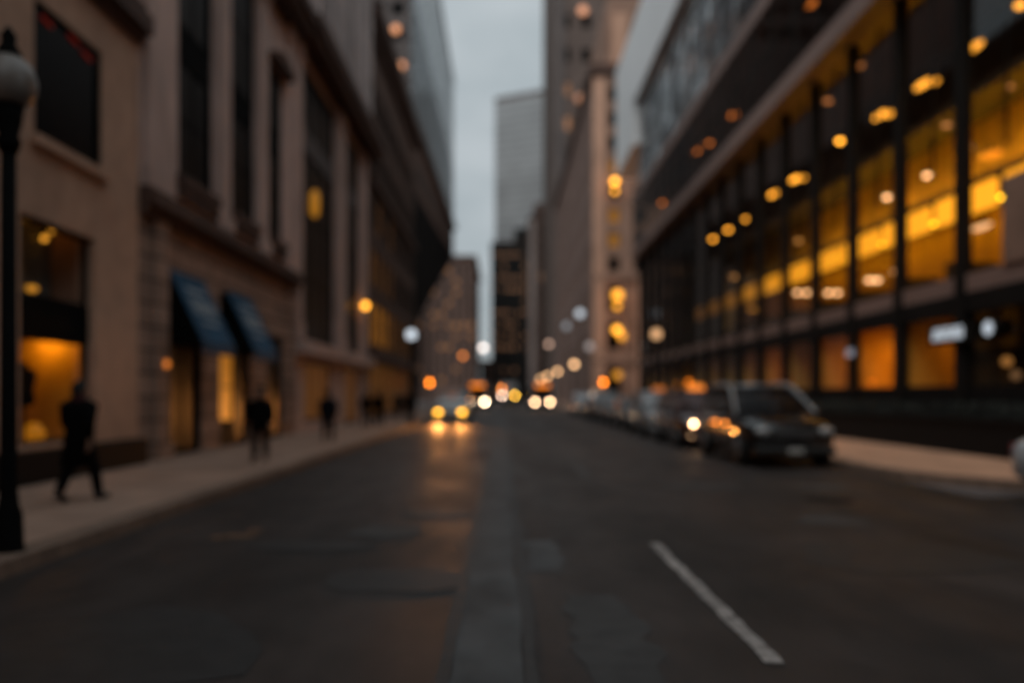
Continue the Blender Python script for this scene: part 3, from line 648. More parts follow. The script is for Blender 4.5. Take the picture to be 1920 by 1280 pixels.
mb = MB(); mb.box(10.6*K, 24*K, 82*K, 130*K, 34.3*K, 42*K); mb.build('setback_wall', 'tan2', b); mb = MB(); mb.box(11.0*K, 12.6*K, 81.3*K, 81.995*K, 34.3*K, 40*K); mb.build('pinnacle', 'tan', b)
for z0, z1 in ((12.7, 13.2), (4.4, 4.8)): MB().box(X4-.4, 24*K, Y4-.38, Y4-.003, z0*K, z1*K).build('string_course', 'tan2', b)
for i, o in enumerate(ops): window(b, Fc, o[0], o[2], o[1]-o[0], o[3]-o[2], -.25, emit('dim_lit_pane', AMB, .10) if i in (1, 2, 4) else 'glassdark', 'bronze', (2, 2), .08)
for o in sops: window(b, Fs, o[0], o[2], o[1]-o[0], o[3]-o[2], -.25, 'glassbay', 'bronze', (2, 2), .08)
bandl = 'amber globe lantern on the tan building, '
for px, py, r_, D, lab in ((1153, 340, .3, 1.1, bandl+'the highest one'), (1153, 358, .22, .45, 'small dim amber lantern just under the highest lantern of the tan building'), (1158, 553, .5, 1.0, bandl+'large one in the middle of its height'), (1157, 574, .3, .4, 'dim amber lantern touching the large middle lantern of the tan building'),
                           (1157, 618, .38, 1.0, bandl+'bright one above the street'), (1166, 630, .38, .4, 'dim amber lantern beside the bright low lantern of the tan building'), (1158, 703, .42, .24, bandl+'dim one nearest the pavement')):
    YL = Y4-1.0; p = at(px, py, YL); r_ *= K
    t = thing('wall_lantern', lab, 'lantern', p, group='lanterns on the tan building')
    MB().ball((0, 0, 0), (r_, r_, r_*.95), 14, 9).build('globe', emit('lantern_glow', AMB, round(lamp_L(D, r_*FP/YL, YL), 3)), t, True)
    MB().tube([(0, .1, r_+.12), (0, .5, r_+.15), (0, 1.0, r_-.1)], .05, 8).lathe([(.2, r_-.05), (.12, r_+.1), (.03, r_+.3)], n=10).build('bracket', 'bronze', t)

# RIGHT 5: tall grey tower behind
Y5 = 140*K
t5 = block('grey_brown_tower', 'very tall grey brown tower rising out of the picture behind the tan building', 9.05*K, 34*K, Y5, 185*K, 118*K, 'warmgrey', 7, 14, .10, litcol=(1, .45, .2), litamt=(.05, .15), zb=34*K, ww=.45, hh=.4, cornice=.2)
mb = MB(); mb.box(9.051*K, 10.6*K, Y5-.6, Y5-.005, 2, 117*K); mb.build('corner_pier', 'greyconc', t5)
for px, py in ((1093, 20), (1150, 20), (1087, 185)):
    p = at(px, py, Y5-.7); D = .27 if py < 100 else .1
    MB().lathe([(.5, 0), (1.0, .05), (1.0, .2), (.5, .25)], (p.x, p.y-.05, p.z), 14, 'y').build('beacon', emit('beacon_glow', (1, .45, .25), lamp_L(D, 1.0*FP/Y5, Y5)), t5, True)

# ------------------------------------------------------------------ RIGHT 3: white framed office
XO = 11.75
b = thing('white_framed_office', 'white framed office block with patterned dark glass above the glass pavilion', 'building', (25, 55, 0), world=True)
Fo = ('x', XO, -1); Y0, Y1, Yi = 24, 80.4, 69.5
mb = MB(); mb.box(XO-.5, 40, Yi, Y1, 23.4, 33.9); mb.box(XO-.5, 40, Y0, Yi, 27.0, 33.9); mb.build('white_frame', 'white', b)
mb = MB(); mb.box(XO+.4, 40, Y0, Yi-.002, 19.1, 26.99); mb.build('core', 'black', b)
mb = MB(); mb.box(18, 38, 72, 79, 0, 23.39); mb.build('stair_core', 'greyconc', b)
nb = 24
for i in range(nb):
    for j in range(4):
        u0 = Y0+(Yi-Y0)*i/nb; u1 = Y0+(Yi-Y0)*(i+1)/nb; z0 = 19.1+1.97*j
        mb = MB(); tl = random.uniform(-.05, .05)
        mb.hexa([(XO, u0+.06, z0+.06), (XO+tl, u1-.06, z0+.06), (XO+tl, u1-.06, z0+1.9), (XO, u0+.06, z0+1.9)], [(XO+.2, u0+.06, z0+.06), (XO+.2+tl, u1-.06, z0+.06), (XO+.2+tl, u1-.06, z0+1.9), (XO+.2, u0+.06, z0+1.9)])
        mb.build('window', 'gridglass' if random.random() < .6 else 'towerdark', b)

# ------------------------------------------------------------------ RIGHT 1: glass pavilion with lit interior
XG = 12.0; XB = 11.2; YA, YE = 17.6, 70.4
b = thing('glass_pavilion', 'long dark bronze glass pavilion with amber lit floors along the right pavement', 'building', (16, 44, 0), world=True)
Fg = ('x', XG, -1)
cols = [YA+3.3*i for i in range(17)]; cols = [c for c in cols if c < YE-1]+[YE-.3]
mb = MB(); mb.box(XB, XG+9, YA-11, YE, 13.55, 14.3); mb.build('lower_fascia', 'beam', b)
mb = MB(); mb.box(XB, XG+9, YA-11, YE, 18.2, 18.95); mb.build('upper_fascia', 'beam', b)
mb = MB(); mb.box(XB+.5, XG+9, YA-11, YE-.2, 18.953, 19.05); mb.build('roof', 'bronze', b)
mb = MB(); mb.box(XB+.06, XB+.09, YA-10.9, YE-.1, 14.303, 18.197); mb.build('band_glass', 'bandpane', b)
mb = MB(); mb.box(XG+3.0, XG+3.2, YA-10.9, YE-.1, 14.303, 18.197); mb.build('band_back_wall', 'black', b)
mb = MB()
for i in range(24): mb.box(XB+.1, XB+.22, 7+i*2.7, 7.1+i*2.7, 14.303, 18.197)
mb.box(XB+.1, XB+.2, YA-10.9, YE-.1, 16.2, 16.32); mb.build('band_mullion', 'bronze', b)
for c in cols:
    mb = MB(); mb.box(XG-.16, XG+.15, c-.15, c+.15, .15, 13.547); mb.build('column', 'bronze', b)
FLOORS = ((4.75, 7.6), (7.72, 10.4), (10.5, 13.5))
for i in range(len(cols)-1):
    a, c = cols[i]+.152, cols[i+1]-.152
    mb = MB(); mb.box(XG+.02, XG+.05, a, c, 4.72, 13.52); mb.build('glass_pane', 'bronzeglass', b)
    mb = MB(); mb.box(XG+.06, XG+.12, (a+c)/2-.03, (a+c)/2+.03, 7.66, 13.52); mb.build('mullion', 'bronze', b)
    mb = MB(); mb.box(XG-.02, XG+.2, a, c, .15, 1.85); mb.build('spandrel', 'granite', b)
    mb = MB(); mb.box(XG+.03, XG+.06, a, c, 1.852, 3.7); mb.build('shop_window', 'bronzeglass', b)
mb = MB(); mb.box(XG-.06, XG+.18, YA, YE, 3.72, 4.25); mb.build('floor_fascia', 'bronze', b)
mb = MB(); mb.box(XG-.02, XG+.3, YA, YE, 4.253, 4.717); mb.build('window_ledge', 'beam', b)
mb = MB(); mb.box(XG+.0, XG+2.5, YA-11, YA-.18, .15, 13.547); mb.build('end_wall', 'beam', b)
mb = MB(); mb.box(XG+.05, XG+9, YE-.3, YE, .15, 13.547); mb.build('end_wall', 'bronze', b)
MB().box(XG-.1, XG+.6, YA-.17, 19.1, 4.72, 6.75).build('pier', 'tan2', b)
# interior: slabs, back walls
mb = MB(); mb.box(XG+.31, XG+9, YA, YE-.32, 4.0, 4.3); mb.build('floor_slab', 'ceiling', b)
mb = MB(); mb.box(XG+1.6, XG+9, YA, YE-.32, 10.25, 10.5); mb.build('gallery_slab', 'ceiling', b)
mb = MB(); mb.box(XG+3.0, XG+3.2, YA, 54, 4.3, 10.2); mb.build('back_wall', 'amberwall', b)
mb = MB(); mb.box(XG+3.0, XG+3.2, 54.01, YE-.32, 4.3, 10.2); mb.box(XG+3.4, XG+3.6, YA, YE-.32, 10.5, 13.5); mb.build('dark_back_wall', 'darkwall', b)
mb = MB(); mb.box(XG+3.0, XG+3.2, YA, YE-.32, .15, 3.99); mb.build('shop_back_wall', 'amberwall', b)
mb = MB()
for c in cols[:-1]: mb.box(XG+1.4, XG+2.9, c-.08, c+.08, 4.3, 5.6)
mb.build('partition', 'darkwall', b)
mb = MB(); mb.box(XG+.9, XG+3.0, YA, 52, 7.36, 7.55); mb.build('gallery_floor', 'ceiling', b)
# shop cross walls so that only some bays are lit
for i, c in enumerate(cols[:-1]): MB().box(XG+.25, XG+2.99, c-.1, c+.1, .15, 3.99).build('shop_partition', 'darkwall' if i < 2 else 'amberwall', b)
# light boxes: the bright amber band, one per bay
for i in range(11):
    a, c = cols[i]+.22, cols[i+1]-.22
    D = (1.25, 1.5, 1.4, 1.25, 1.15, 1.05, .8, .4, .15, .08, .05)[i]
    if i == 0: a += .25
    t = MB(); t.box(XG+.92, XG+1.06, a, c, 6.62, 7.34)
    o = t.build('light_box', emit('light_box_glow', (1, .40, .02), D))
    tag(o, 'amber light box under the gallery behind the pavilion glass, %s bay from the near end' % ('first', 'second', 'third', 'fourth', 'fifth', 'sixth', 'seventh', 'eighth', 'ninth', 'tenth', 'eleventh')[i], 'light box', 'amber light boxes in the pavilion')
for i in range(9):  # hidden strips added in each bay to brighten the amber back wall
    a, c = cols[i]+.25, cols[i+1]-.25
    D = (17, 28, 27, 24, 21, 17, 8, 2, .4)[i]
    t = thing('wall_fill_strip', 'added amber fill strip lying on the gallery floor by the amber wall, %s pavilion bay' % ('first', 'second', 'third', 'fourth', 'fifth', 'sixth', 'seventh', 'eighth', 'ninth')[i], 'lamp', (XG+2.35, a, 7.55), group='added wall fill strips in the pavilion')
    MB().box(-.1, .1, 0, c-a, .07, .09).build('diffuser', emit('fill_strip_glow', (1, .53, .015), D), t); MB().box(-.14, -.105, 0, c-a, .002, .2).box(-.1, .12, 0, c-a, .002, .068).build('housing', 'bronze', t)
    t = thing('cove_fill_strip', 'added amber fill strip under the gallery floor by the amber wall, %s pavilion bay' % ('first', 'second', 'third', 'fourth', 'fifth', 'sixth', 'seventh', 'eighth', 'ninth')[i], 'lamp', (XG+2.3, a, 7.36), group='added cove fill strips in the pavilion')
    MB().box(-.08, .08, 0, c-a, -.09, -.07).build('diffuser', emit('fill_strip_glow', (1, .53, .015), round(D*.34, 2)), t); MB().box(-.12, .12, 0, c-a, -.068, -.002).build('housing', 'bronze', t)
def clight(name, label, cat, group, p, r, col, D, long=1.0):
    t = thing(name, label, cat, p, group=group); rp = r*FP/p[1]
    L = round(1.5*lamp_L(D, rp, p[1])/long**.6, 3)
    MB().lathe([(r*.6, -.10), (r, -.06), (r, .0)], n=14).build('diffuser', emit('ceiling_glow', col, L), t, True)
    MB().lathe([(r*1.08, .002), (r*1.08, .05), (r*.3, .06), (.02, .2), (.02, .34)], n=14).build('housing', 'bronze', t)
    t.scale = (1, long, 1)
    return t
def gl(pxs, x, r, col, D, name, label, cat, group, long=1.0):
    for px, py in pxs: clight(name, label, cat, group, at_x(px, py, x), r, col, D, long)
gl([(1825, 88), (1730, 157), (1650, 215), (1490, 335), (1450, 363)], 13.4, .13, AMB, 1.2, 'ceiling_light', 'wide amber ceiling light in the top row behind the pavilion glass', 'ceiling light', 'top row of ceiling lights in the pavilion', 3.4)
gl([(1752, 152), (1668, 212), (1505, 333)], 13.4, .11, AMB, .5, 'ceiling_light', 'dim amber ceiling light half behind a brighter one in the top row', 'ceiling light', 'dim lights of the top row', 2)
gl([(1575, 263)], 13.4, .11, AMB, 1.1, 'ceiling_light', 'single round amber ceiling light in the middle of the top row', 'ceiling light', None)
gl([(1395, 410), (1365, 430), (1337, 447)], 13.4, .15, AMB, .85, 'ceiling_light', 'amber ceiling light in the cluster of three at the far end of the top row', 'ceiling light', 'far cluster of ceiling lights', 1.5)
gl([(1817, 275), (1738, 327), (1663, 368)], 14.3, .10, PALE, .60, 'gallery_lamp', 'pale amber round lamp in front of the amber upper wall', 'lamp', 'lamps before the upper wall')
gl([(1857, 288)], 14.4, .3, AMB, .40, 'gallery_lamp', 'large soft amber lamp at the near end of the upper wall', 'lamp', None, 1.3)
gl([(1893, 157), (1775, 231)], 14.2, .14, (1, .5, .25), .16, 'gallery_lamp', 'faint brown lamp high in the dark gallery', 'lamp', 'faint gallery lamps')
gl([(1498, 450), (1375, 518)], 14.0, .16, (1, .45, .12), .18, 'gallery_lamp', 'faint amber lamp in the dim far gallery', 'lamp', 'faint far lamps')
gl([(1840, 423)], 13.3, .11, PALE, .75, 'cafe_lamp', 'pale lamp under the nearest light box', 'lamp', None, 4)
gl([(1630, 523), (1645, 523)], 13.3, .10, PALE, .62, 'cafe_lamp', 'one of the paired pale lamps under the second light box', 'lamp', 'paired pale lamps', 1.4)
gl([(1679, 507)], 13.3, .10, PALE, .6, 'cafe_lamp', 'single round pale lamp right of the paired lamps', 'lamp', None)
gl([(1553, 547), (1570, 547)], 13.3, .10, PALE, .55, 'cafe_lamp', 'one of the paired pale lamps under the third light box', 'lamp', 'paired pale lamps at the third box', 1.3)
gl([(1495, 547), (1512, 547)], 13.3, .10, PALE, .5, 'cafe_lamp', 'one of the paired pale lamps under the fourth light box', 'lamp', 'paired pale lamps at the fourth box', 1.3)
gl([(1412, 543)], 13.3, .3, AMB, .45, 'cafe_lamp', 'soft amber lamp low in the far pavilion bays', 'lamp', None)
gl([(1337, 582), (1412, 578)], 13.3, .26, AMB, .20, 'cafe_lamp', 'dim amber lamp near the far end of the pavilion', 'lamp', 'dim far pavilion lamps')
gl([(1375, 215), (1328, 268), (1305, 283), (1240, 380), (1520, 6)], 12.3, .2, ORG, .42, 'band_lamp', 'blurred orange lamp inside the roof band of the pavilion', 'lamp', 'orange lamps in the roof band', 1.6)
gl([(1545, 125), (1518, 125), (1492, 125), (1552, 188), (1522, 188), (1490, 188), (1612, 122), (1690, 60)], 12.6, .14, (1, .36, .1), .13, 'soffit_lamp', 'dim brown lamp high behind the glass just under the roof band of the pavilion', 'lamp', 'dim lamps under the roof band')
gl([(1913, 8)], 13.4, .13, AMB, .9, 'ceiling_light', 'amber ceiling light cut by the top right corner of the picture', 'ceiling light', None)
# shop lights (ground floor)
for i, D in ((1, .45), (2, 1.8), (3, .7), (4, .12), (5, .45), (6, .12), (8, .08), (10, .04)):
    c = (cols[i]+cols[i+1])/2
    t = thing('shop_lamp', 'amber strip lamp on the pavilion shop ceiling, %s bay from the near end' % ('first', 'second', 'third', 'fourth', 'fifth', 'sixth', 'seventh', '', 'ninth', '', 'eleventh')[i], 'lamp', (XG+1.9, c, 3.62), group='strip lamps in the shops')
    MB().box(-.5, .5, -1.0, 1.0, -.06, 0).build('diffuser', emit('strip_glow', AMB, round(7.0*D, 3)), t); MB().box(-.55, .55, -1.05, 1.05, .002, .08).box(-.02, .02, -.5, -.46, .08, .38).box(-.02, .02, .46, .5, .08, .38).build('housing', 'bronze', t)
for px, py, D, col in ((1735, 662, .45, AMB), (1690, 684, .35, AMB), (1800, 692, .3, AMB), (1862, 675, .3, AMB), (1888, 677, .16, (1, .45, .12)), (1905, 703, .06, PALE), (1478, 714, .22, (1, .1, .02)), (1455, 712, .12, (1, .2, .03)), (1250, 722, .10, ORG)):
    if px == 1250: continue
    p = at_x(px, py, 13.0); red = col[1] < .25
    bulb('shop_bulb', ('small red bulb' if red else 'small amber bulb')+' in the ground floor shops at %s' % {1735: 'the narrow lit bay', 1690: 'the widest lit bay', 1800: 'the dark bay under the white sign', 1862: 'the near dark bay, left of another', 1888: 'the near dark bay, paler one', 1905: 'the near end, the dimmest', 1478: 'the bay above the black suv', 1455: 'the far bays, the dimmer of two'}[px], 'lamp', None, p, .12, col, D)
# backlit white sign and round emblem, with unreadable pale lettering
p0, p1 = at_x(1745, 640, 11.72), at_x(1806, 612, 11.72)
t = thing('shop_sign', 'long white backlit shop sign over the near storefront', 'sign', (11.8, p1.y, 3.0), world=True)
ya, yb = at_x(1806, 620, 11.72).y, at_x(1745, 620, 11.72).y; zc = 3.22
mb = MB(); mb.box(11.72, 11.94, ya-.08, yb+.08, zc-.24, zc+.24); mb.build('sign_box', 'bronze', t)
x = ya+.02; k_ = 0
while x < yb-.1:
    w_ = random.choice((.12, .15, .17)); mb = MB(); h0 = .15
    mb.box(11.69, 11.717, x, x+.035, zc-h0, zc+h0); mb.box(11.69, 11.717, x+w_-.035, x+w_, zc-h0, zc+(h0 if k_ % 2 else .02)); mb.box(11.688, 11.716, x+.036, x+w_-.036, zc+h0-.06, zc+h0)
    if k_ % 3 != 1: mb.box(11.688, 11.716, x+.036, x+w_-.036, zc-.03, zc+.03)
    mb.build('letter', emit('sign_glow', COOL, .55), t); x += w_+.06; k_ += 1
p = at_x(1849, 615, 11.72)
t = thing('round_sign', 'small round white backlit emblem right of the long white sign', 'sign', (11.8, p.y, p.z))
MB().lathe([(.22, .14), (.22, 0), (.2, -.02)], n=22, axis='x').build('sign_box', 'bronze', t); MB().lathe([(.17, -.022), (.17, -.05), (.11, -.05), (.11, -.022)], n=22, axis='x').build('ring', emit('sign_glow', COOL, .55), t); MB().box(-.05, -.022, -.09, .09, -.035, .035).build('bar', emit('sign_glow', COOL, .55), t)
p = at_x(1597, 661, 11.6)
t = thing('small_sign', 'dim bluish lit sign in front of the third storefront bay', 'sign', (p.x, p.y, p.z)); MB().box(-.05, .05, -.3, .3, -.16, .16).build('sign_box', 'bronze', t); MB().box(-.07, -.052, -.26, .26, -.12, .12).build('face', emit('sign_glow', (.7, .75, .9), .22), t)
# planter wall with clipped evergreen
pw = thing('planter_wall', 'long black granite planter wall between the right pavement and the pavilion', 'planter', (11.5, 44, 0), world=True)
mb = MB(); mb.box(11.25, 11.75, 16.4, 69.5, .1, .95); mb.build('wall', 'granite', pw); mb = MB(); mb.box(11.2, 11.8, 16.35, 69.55, .953, 1.03); mb.build('coping', 'bronze', pw)
mb = MB(); random.seed(11)
for i in range(5200):
    y = 16.5+52.8*random.random(); x = 11.3+.4*random.random(); z = 1.05+.38*random.random()**.8; s = random.uniform(.03, .06)
    a, e = random.uniform(0, 6.28), random.uniform(-.9, .9); d = Vector((math.cos(a)*math.cos(e), math.sin(a)*math.cos(e), math.sin(e))); q = d.orthogonal().normalized()
    c = Vector((x, y, z)); vs = [mb.bm.verts.new(c+v) for v in (-d*s, q*s*.5, d*s, -q*s*.5)]; mb.bm.faces.new(vs)
hd = mb.build('hedge', 'leaf'); tag(hd, 'low dark clipped hedge growing along the top of the black planter wall', 'hedge')

# ------------------------------------------------------------------ street lamps (acorn globes)
def make_lamp(label):
    t = thing('street_lamp', label, 'street lamp', group='acorn street lamps along the kerbs')
    MB().lathe([(.17, 0), (.17, .12), (.13, .2), (.12, .5), (.09, .6), (.075, .75), (.065, 3.9)], n=16).build('post', 'blackpaint', t, True)
    MB().lathe([(.08, 3.88), (.11, 3.98), (.085, 4.03), (.115, 4.16), (.135, 4.315)], n=16).build('capital', 'blackpaint', t, True)
    return t
def globe(t, m):
    MB().lathe([(.12, 4.32), (.19, 4.36), (.235, 4.46), (.24, 4.56), (.20, 4.68), (.12, 4.76)], n=20).build('globe', m, t, True)
    MB().lathe([(.12, 4.762), (.1, 4.82), (.06, 4.90), (.07, 4.96), (.015, 5.05)], n=14).build('finial', 'blackpaint', t, True)
near = make_lamp('black acorn street lamp with an unlit white globe at the left edge'); globe(near, 'opal'); near.location = (-4.62, 7.46, .15); near.location.z = -.02
bulb('wall_lantern', 'glowing amber lantern on the grey wall just before the dark brown office', 'lantern', None, at_x(685, 573, XW+.4), .17, AMB, 1.1)
LK = [
      (-4.75, 41.0, COOL, .55, 'street lamp with a white globe on the left pavement near the taxi'),
      (7.75, 40.7, PALE, .42, 'street lamp with a dim peach globe among the parked cars on the right'),
      (7.1, 80.8, PALE, .62, 'nearest peach lit street lamp past the side street on the right'),
      (7.1, 106, PALE, .42, 'second peach lit street lamp past the side street on the right'),
      (7.1, 131, PALE, .36, 'third peach lit street lamp past the side street on the right'),
      (7.1, 155, PALE, .25, 'fourth and faintest peach street lamp far down the right kerb')]
for x, y, col, D, lab in LK:
    t = make_lamp(lab); rp = .25*FP/y; globe(t, emit('street_lamp_glow', col, round(lamp_L(D, rp, y), 3))); t.location = (x, y, .15); 
    if y < 30: t.location.z = -.0
# white globe high at the end of the gap of sky, and others: hanging road lights on masts
def mast(px, py, Y, col, D, lab, r=.28):
    p = at(px, py, Y); t = thing('mast_light', lab, 'street light', (p.x, Y, 0), group='tall mast lights down the street')
    MB().lathe([(.16, 0), (.16, .3), (.08, .4), (.06, p.z+.35)], n=10).build('mast', 'blackpaint', t, True)
    MB().ball((0, -.25, p.z), r, 12, 8).build('luminaire', emit('mast_glow', col, round(lamp_L(D, r*FP/Y, Y), 3)), t, True)
    MB().tube([(0, 0, p.z+.3), (0, -.25, p.z+r)], .03, 6).build('arm', 'blackpaint', t)
mast(906, 652, 190, (1, .86, .78), .55, 'tall mast light with a whitish lamp at the foot of the sky gap', .6)
mast(868, 667, 150, ORG, .25, 'mast light with an orange lamp before the ruddy brown block', .4)
mast(1087, 588, 85, COOL, .26, 'tall mast light with a bluish white lamp beside the tan building', .4)
mast(1029, 645, 150, (1, .62, .45), .16, 'mast light with a pale ring of light far down the right side', .35)
mast(1105, 650, 86, (.8, .7, .68), .10, 'faint mast light low beside the tan building', .4)
mast(1062, 612, 100, COOL, .06, 'faint bluish mast light further along the tan building', .4)

# ------------------------------------------------------------------ pedestrian signals
def ped(px, py, Y, lab):
    p = at(px, py, Y); t = thing('pedestrian_signal', lab, 'signal', (p.x, Y, .15))
    z = p.z-.15; MB().lathe([(.13, 0), (.13, .25), (.055, .32), (.05, z+.6)], n=12).build('post', 'blackpaint', t, True)
    MB().box(-.26, .26, -.34, -.08, z-.26, z+.26).build('housing', 'blackpaint', t, bevel=.02)
    MB().prism([(-.28, z+.28), (.28, z+.28), (.28, z+.24), (-.28, z+.24)], -.5, -.3, 'y').build('visor', 'blackpaint', t)
    h = MB(); E = emit('hand_glow', (1, .22, .01), round(lamp_L(1.15, .17*FP/Y, Y), 2)); f = lambda poly: h.prism(poly, -.36, -.342, 'y')
    f([(-.10, z-.2), (.09, z-.2), (.12, z+.0), (-.12, z+.0)])
    for i, (x0, ht) in enumerate(((-.12, .12), (-.055, .18), (.01, .19), (.07, .14))): f([(x0, z+.002), (x0+.05, z+.002), (x0+.05, z+ht), (x0, z+ht)])
    f([(.10, z-.16), (.21, z+.02), (.17, z+.05), (.122, z-.03)])
    h.build('hand_symbol', E, t)
ped(806, 717, 66, 'pedestrian signal showing an orange hand on the left pavement'); ped(1130, 716, 68, 'pedestrian signal showing an orange hand at the corner on the right')

# ------------------------------------------------------------------ vehicles (front at y=0 facing -Y, body towards +Y)
def sup(y, hw, z0, z1, n=24, e=4.0):
    pts = []; zc, hz = (z0+z1)/2, (z1-z0)/2
    for i in range(n):
        a = 2*math.pi*i/n; c, s = math.cos(a), math.sin(a)
        pts.append((hw*math.copysign(abs(c)**(2/e), c), y, zc+hz*math.copysign(abs(s)**(2/e), s)))
    return pts
def make_car(kind, paint, label, lit=None, taxi=None, lamp=(None, None), group=None, plate=True):
    P = dict(suv=dict(L=4.9, W=.98, hood=1.13, belt=1.20, roof=1.84, wr=.39, base=1.25, ra=2.35, rb=4.3, end=4.75, g=.28),
             van=dict(L=4.95, W=.97, hood=1.05, belt=1.12, roof=1.76, wr=.34, base=1.15, ra=2.1, rb=4.5, end=4.88, g=.22),
             sedan=dict(L=4.7, W=.91, hood=.92, belt=.98, roof=1.47, wr=.32, base=1.35, ra=2.15, rb=3.45, end=4.1, g=.2))[kind]
    t = thing('taxi' if taxi else {'suv': 'suv', 'van': 'minivan', 'sedan': 'car'}[kind], label, 'taxi' if taxi else 'car', group=group)
    L, W, H, g = P['L'], P['W'], P['hood'], P['g']; tail = P['belt'] if kind != 'sedan' else 1.0
    MB().rings([sup(0, W*.72, g+.14, H*.66), sup(.07, W*.86, g+.04, H*.80), sup(.25, W*.95, g, H*.90), sup(.8, W, g-.02, H*.965), sup(P['base']-.15, W, g-.02, H), sup(P['base']+.3, W, g-.02, P['belt']), sup(L-1.2, W, g-.02, P['belt']+.02), sup(L-.3, W*.97, g, tail), sup(L-.06, W*.9, g+.06, tail-.06), sup(L, W*.78, g+.16, tail-.2)]).build('body', paint, t, True)
    ci = P['belt']-.03; b0, ra, rb, en, rf = P['base'], P['ra'], P['rb'], P['end'], P['roof']
    wb, wt = W*.93, W*.72
    MB().rings([[(-wb, b0, ci), (wb, b0, ci), (wb, en, ci), (-wb, en, ci)], [(-(wb*.55+wt*.45), b0+(ra-b0)*.55, ci+(rf-ci)*.55), ((wb*.55+wt*.45), b0+(ra-b0)*.55, ci+(rf-ci)*.55), ((wb*.55+wt*.45), en-(en-rb)*.5, ci+(rf-ci)*.55), (-(wb*.55+wt*.45), en-(en-rb)*.5, ci+(rf-ci)*.55)], [(-wt, ra, rf-.05), (wt, ra, rf-.05), (wt, rb, rf-.05), (-wt, rb, rf-.05)], [(-wt*.9, ra+.15, rf), (wt*.9, ra+.15, rf), (wt*.9, rb-.1, rf), (-wt*.9, rb-.1, rf)]]).build('cabin', paint, t)
    # glass
    def lerp(a, b_, k): return a+(b_-a)*k
    def pan(name, q, n_, m='carglass'):
        nn = Vector(n_).normalized()*.012; MB().hexa([Vector(p)-nn for p in q], [Vector(p)+nn for p in q]).build(name, m, t)
    def fy(k): return lerp(b0, ra, k)
    def wz(k): return lerp(wb, wt, k)
    def z_(k): return lerp(ci, rf-.05, k)
    pan('windshield', [(-wz(.12)*.94, fy(.12), z_(.12)), (wz(.12)*.94, fy(.12), z_(.12)), (wz(.93)*.92, fy(.93), z_(.93)), (-wz(.93)*.92, fy(.93), z_(.93))], (0, -(rf-ci), ra-b0))
    def ry(k): return lerp(en, rb, k)
    pan('rear_window', [(-wz(.12)*.92, ry(.12), z_(.12)), (wz(.12)*.92, ry(.12), z_(.12)), (wz(.9)*.9, ry(.9), z_(.9)), (-wz(.9)*.9, ry(.9), z_(.9))], (0, rf-ci, en-rb))
    for s in (-1, 1):
        m_ = [lerp(ra+.1, rb-.1, k) for k in ((0, .46, .5, 1.0))]
        for y0, y1, f0, f1 in ((m_[0]-.35, m_[1], m_[0]+.02, m_[1]), (m_[2], m_[3]+.2, m_[2], m_[3]-.05)):
            pan('side_window', [(s*(wz(.12)+.004), y0, z_(.12)), (s*(wz(.12)+.004), y1, z_(.12)), (s*(wz(.88)+.004), f1, z_(.88)), (s*(wz(.88)+.004), f0, z_(.88))], (s*(rf-ci), 0, wb-wt))
        MB().ball((s*(W+.1), b0+.42, P['belt']+.06), (.11, .07, .08), 10, 6).build('mirror', paint, t, True)
        for y in (.92, L-.95):
            w_ = MB().lathe([(P['wr']*.62, -.1), (P['wr']*.95, -.11), (P['wr'], -.06), (P['wr'], .06), (P['wr']*.95, .11), (P['wr']*.62, .1)], (0, 0, 0), 24, 'x').build('wheel', 'rubber', t, True); w_.location = (s*(W-.08), y, P['wr'])
            rm = MB(); rm.lathe([(P['wr']*.64, s*.085), (P['wr']*.64, s*.115), (P['wr']*.52, s*.10), (.05, s*.12)], n=20, axis='x')
            for k in range(5):
                a = k*1.2566; c0, s0 = math.cos(a), math.sin(a); rm.tube([(s*.125, .05*c0, .05*s0), (s*.12, P['wr']*.56*c0, P['wr']*.56*s0)], .03, 6)
            rm.build('rim', 'rim', w_)
        on = lit if (lamp[0 if s < 0 else 1] is None) else lamp[0 if s < 0 else 1]
        hm = on if on not in (None, False) else 'lens'
        one = lamp[0 if s < 0 else 1]
        hl = MB().ball((s*W*.70, .055, H*.72), (.17, .09, .095), 14, 8).build('headlight', 'lens' if one else hm, t, True)
        if one: MB().ball((s*W*.70, -.03, H*.72), (.06, .05, .06), 12, 8).build('bulb', one, hl, True)
        MB().box(s*W*.78-.1, s*W*.78+.1, L-.10, L-.005, tail-.42, tail-.16).build('taillight', 'redlens', t, bevel=.02)
        MB().box(s*(W-.02)-.012, s*(W-.02)+.012, ra+.35, ra+.55, P['belt']-.2, P['belt']-.165).build('door_handle', 'chrome', t)
    gr = MB(); gr.box(-W*.48, W*.48, -.022, .1, H*.55, H*.76)
    gr.build('grille', 'plastic', t, bevel=.02)
    sl = MB()
    for k in range(3): sl.box(-W*.46, W*.46, -.034, -.024, H*(.59+.055*k), H*(.59+.055*k)+.02)
    sl.build('grille_bar', 'chrome', t)
    MB().box(-W*.9, W*.9, -.05, .22, g+.02, g+.2).build('bumper', 'plastic' if kind == 'suv' else paint, t, bevel=.04)
    if plate: MB().box(-.16, .16, -.064, -.052, g+.06, g+.17).build('number_plate', 'plate', t)
    if taxi:
        MB().prism([(-.28, rf+.002), (.28, rf+.002), (.2, rf+.18), (-.2, rf+.18)], ra+.35, ra+.55, 'y').build('roof_light', taxi, t)
    return t
pk = 'vehicles parked along the right kerb'
def place(t, x, y, rz=0): t.location = (x, y, 0); t.rotation_euler = (0, 0, rz); return t
roofamb = emit('taxi_sign_glow', ORG, 1.3)
sv = place(make_car('suv', 'car_black', 'black suv at the front of the row parked along the right kerb', group=pk), 6.3, 17.3)
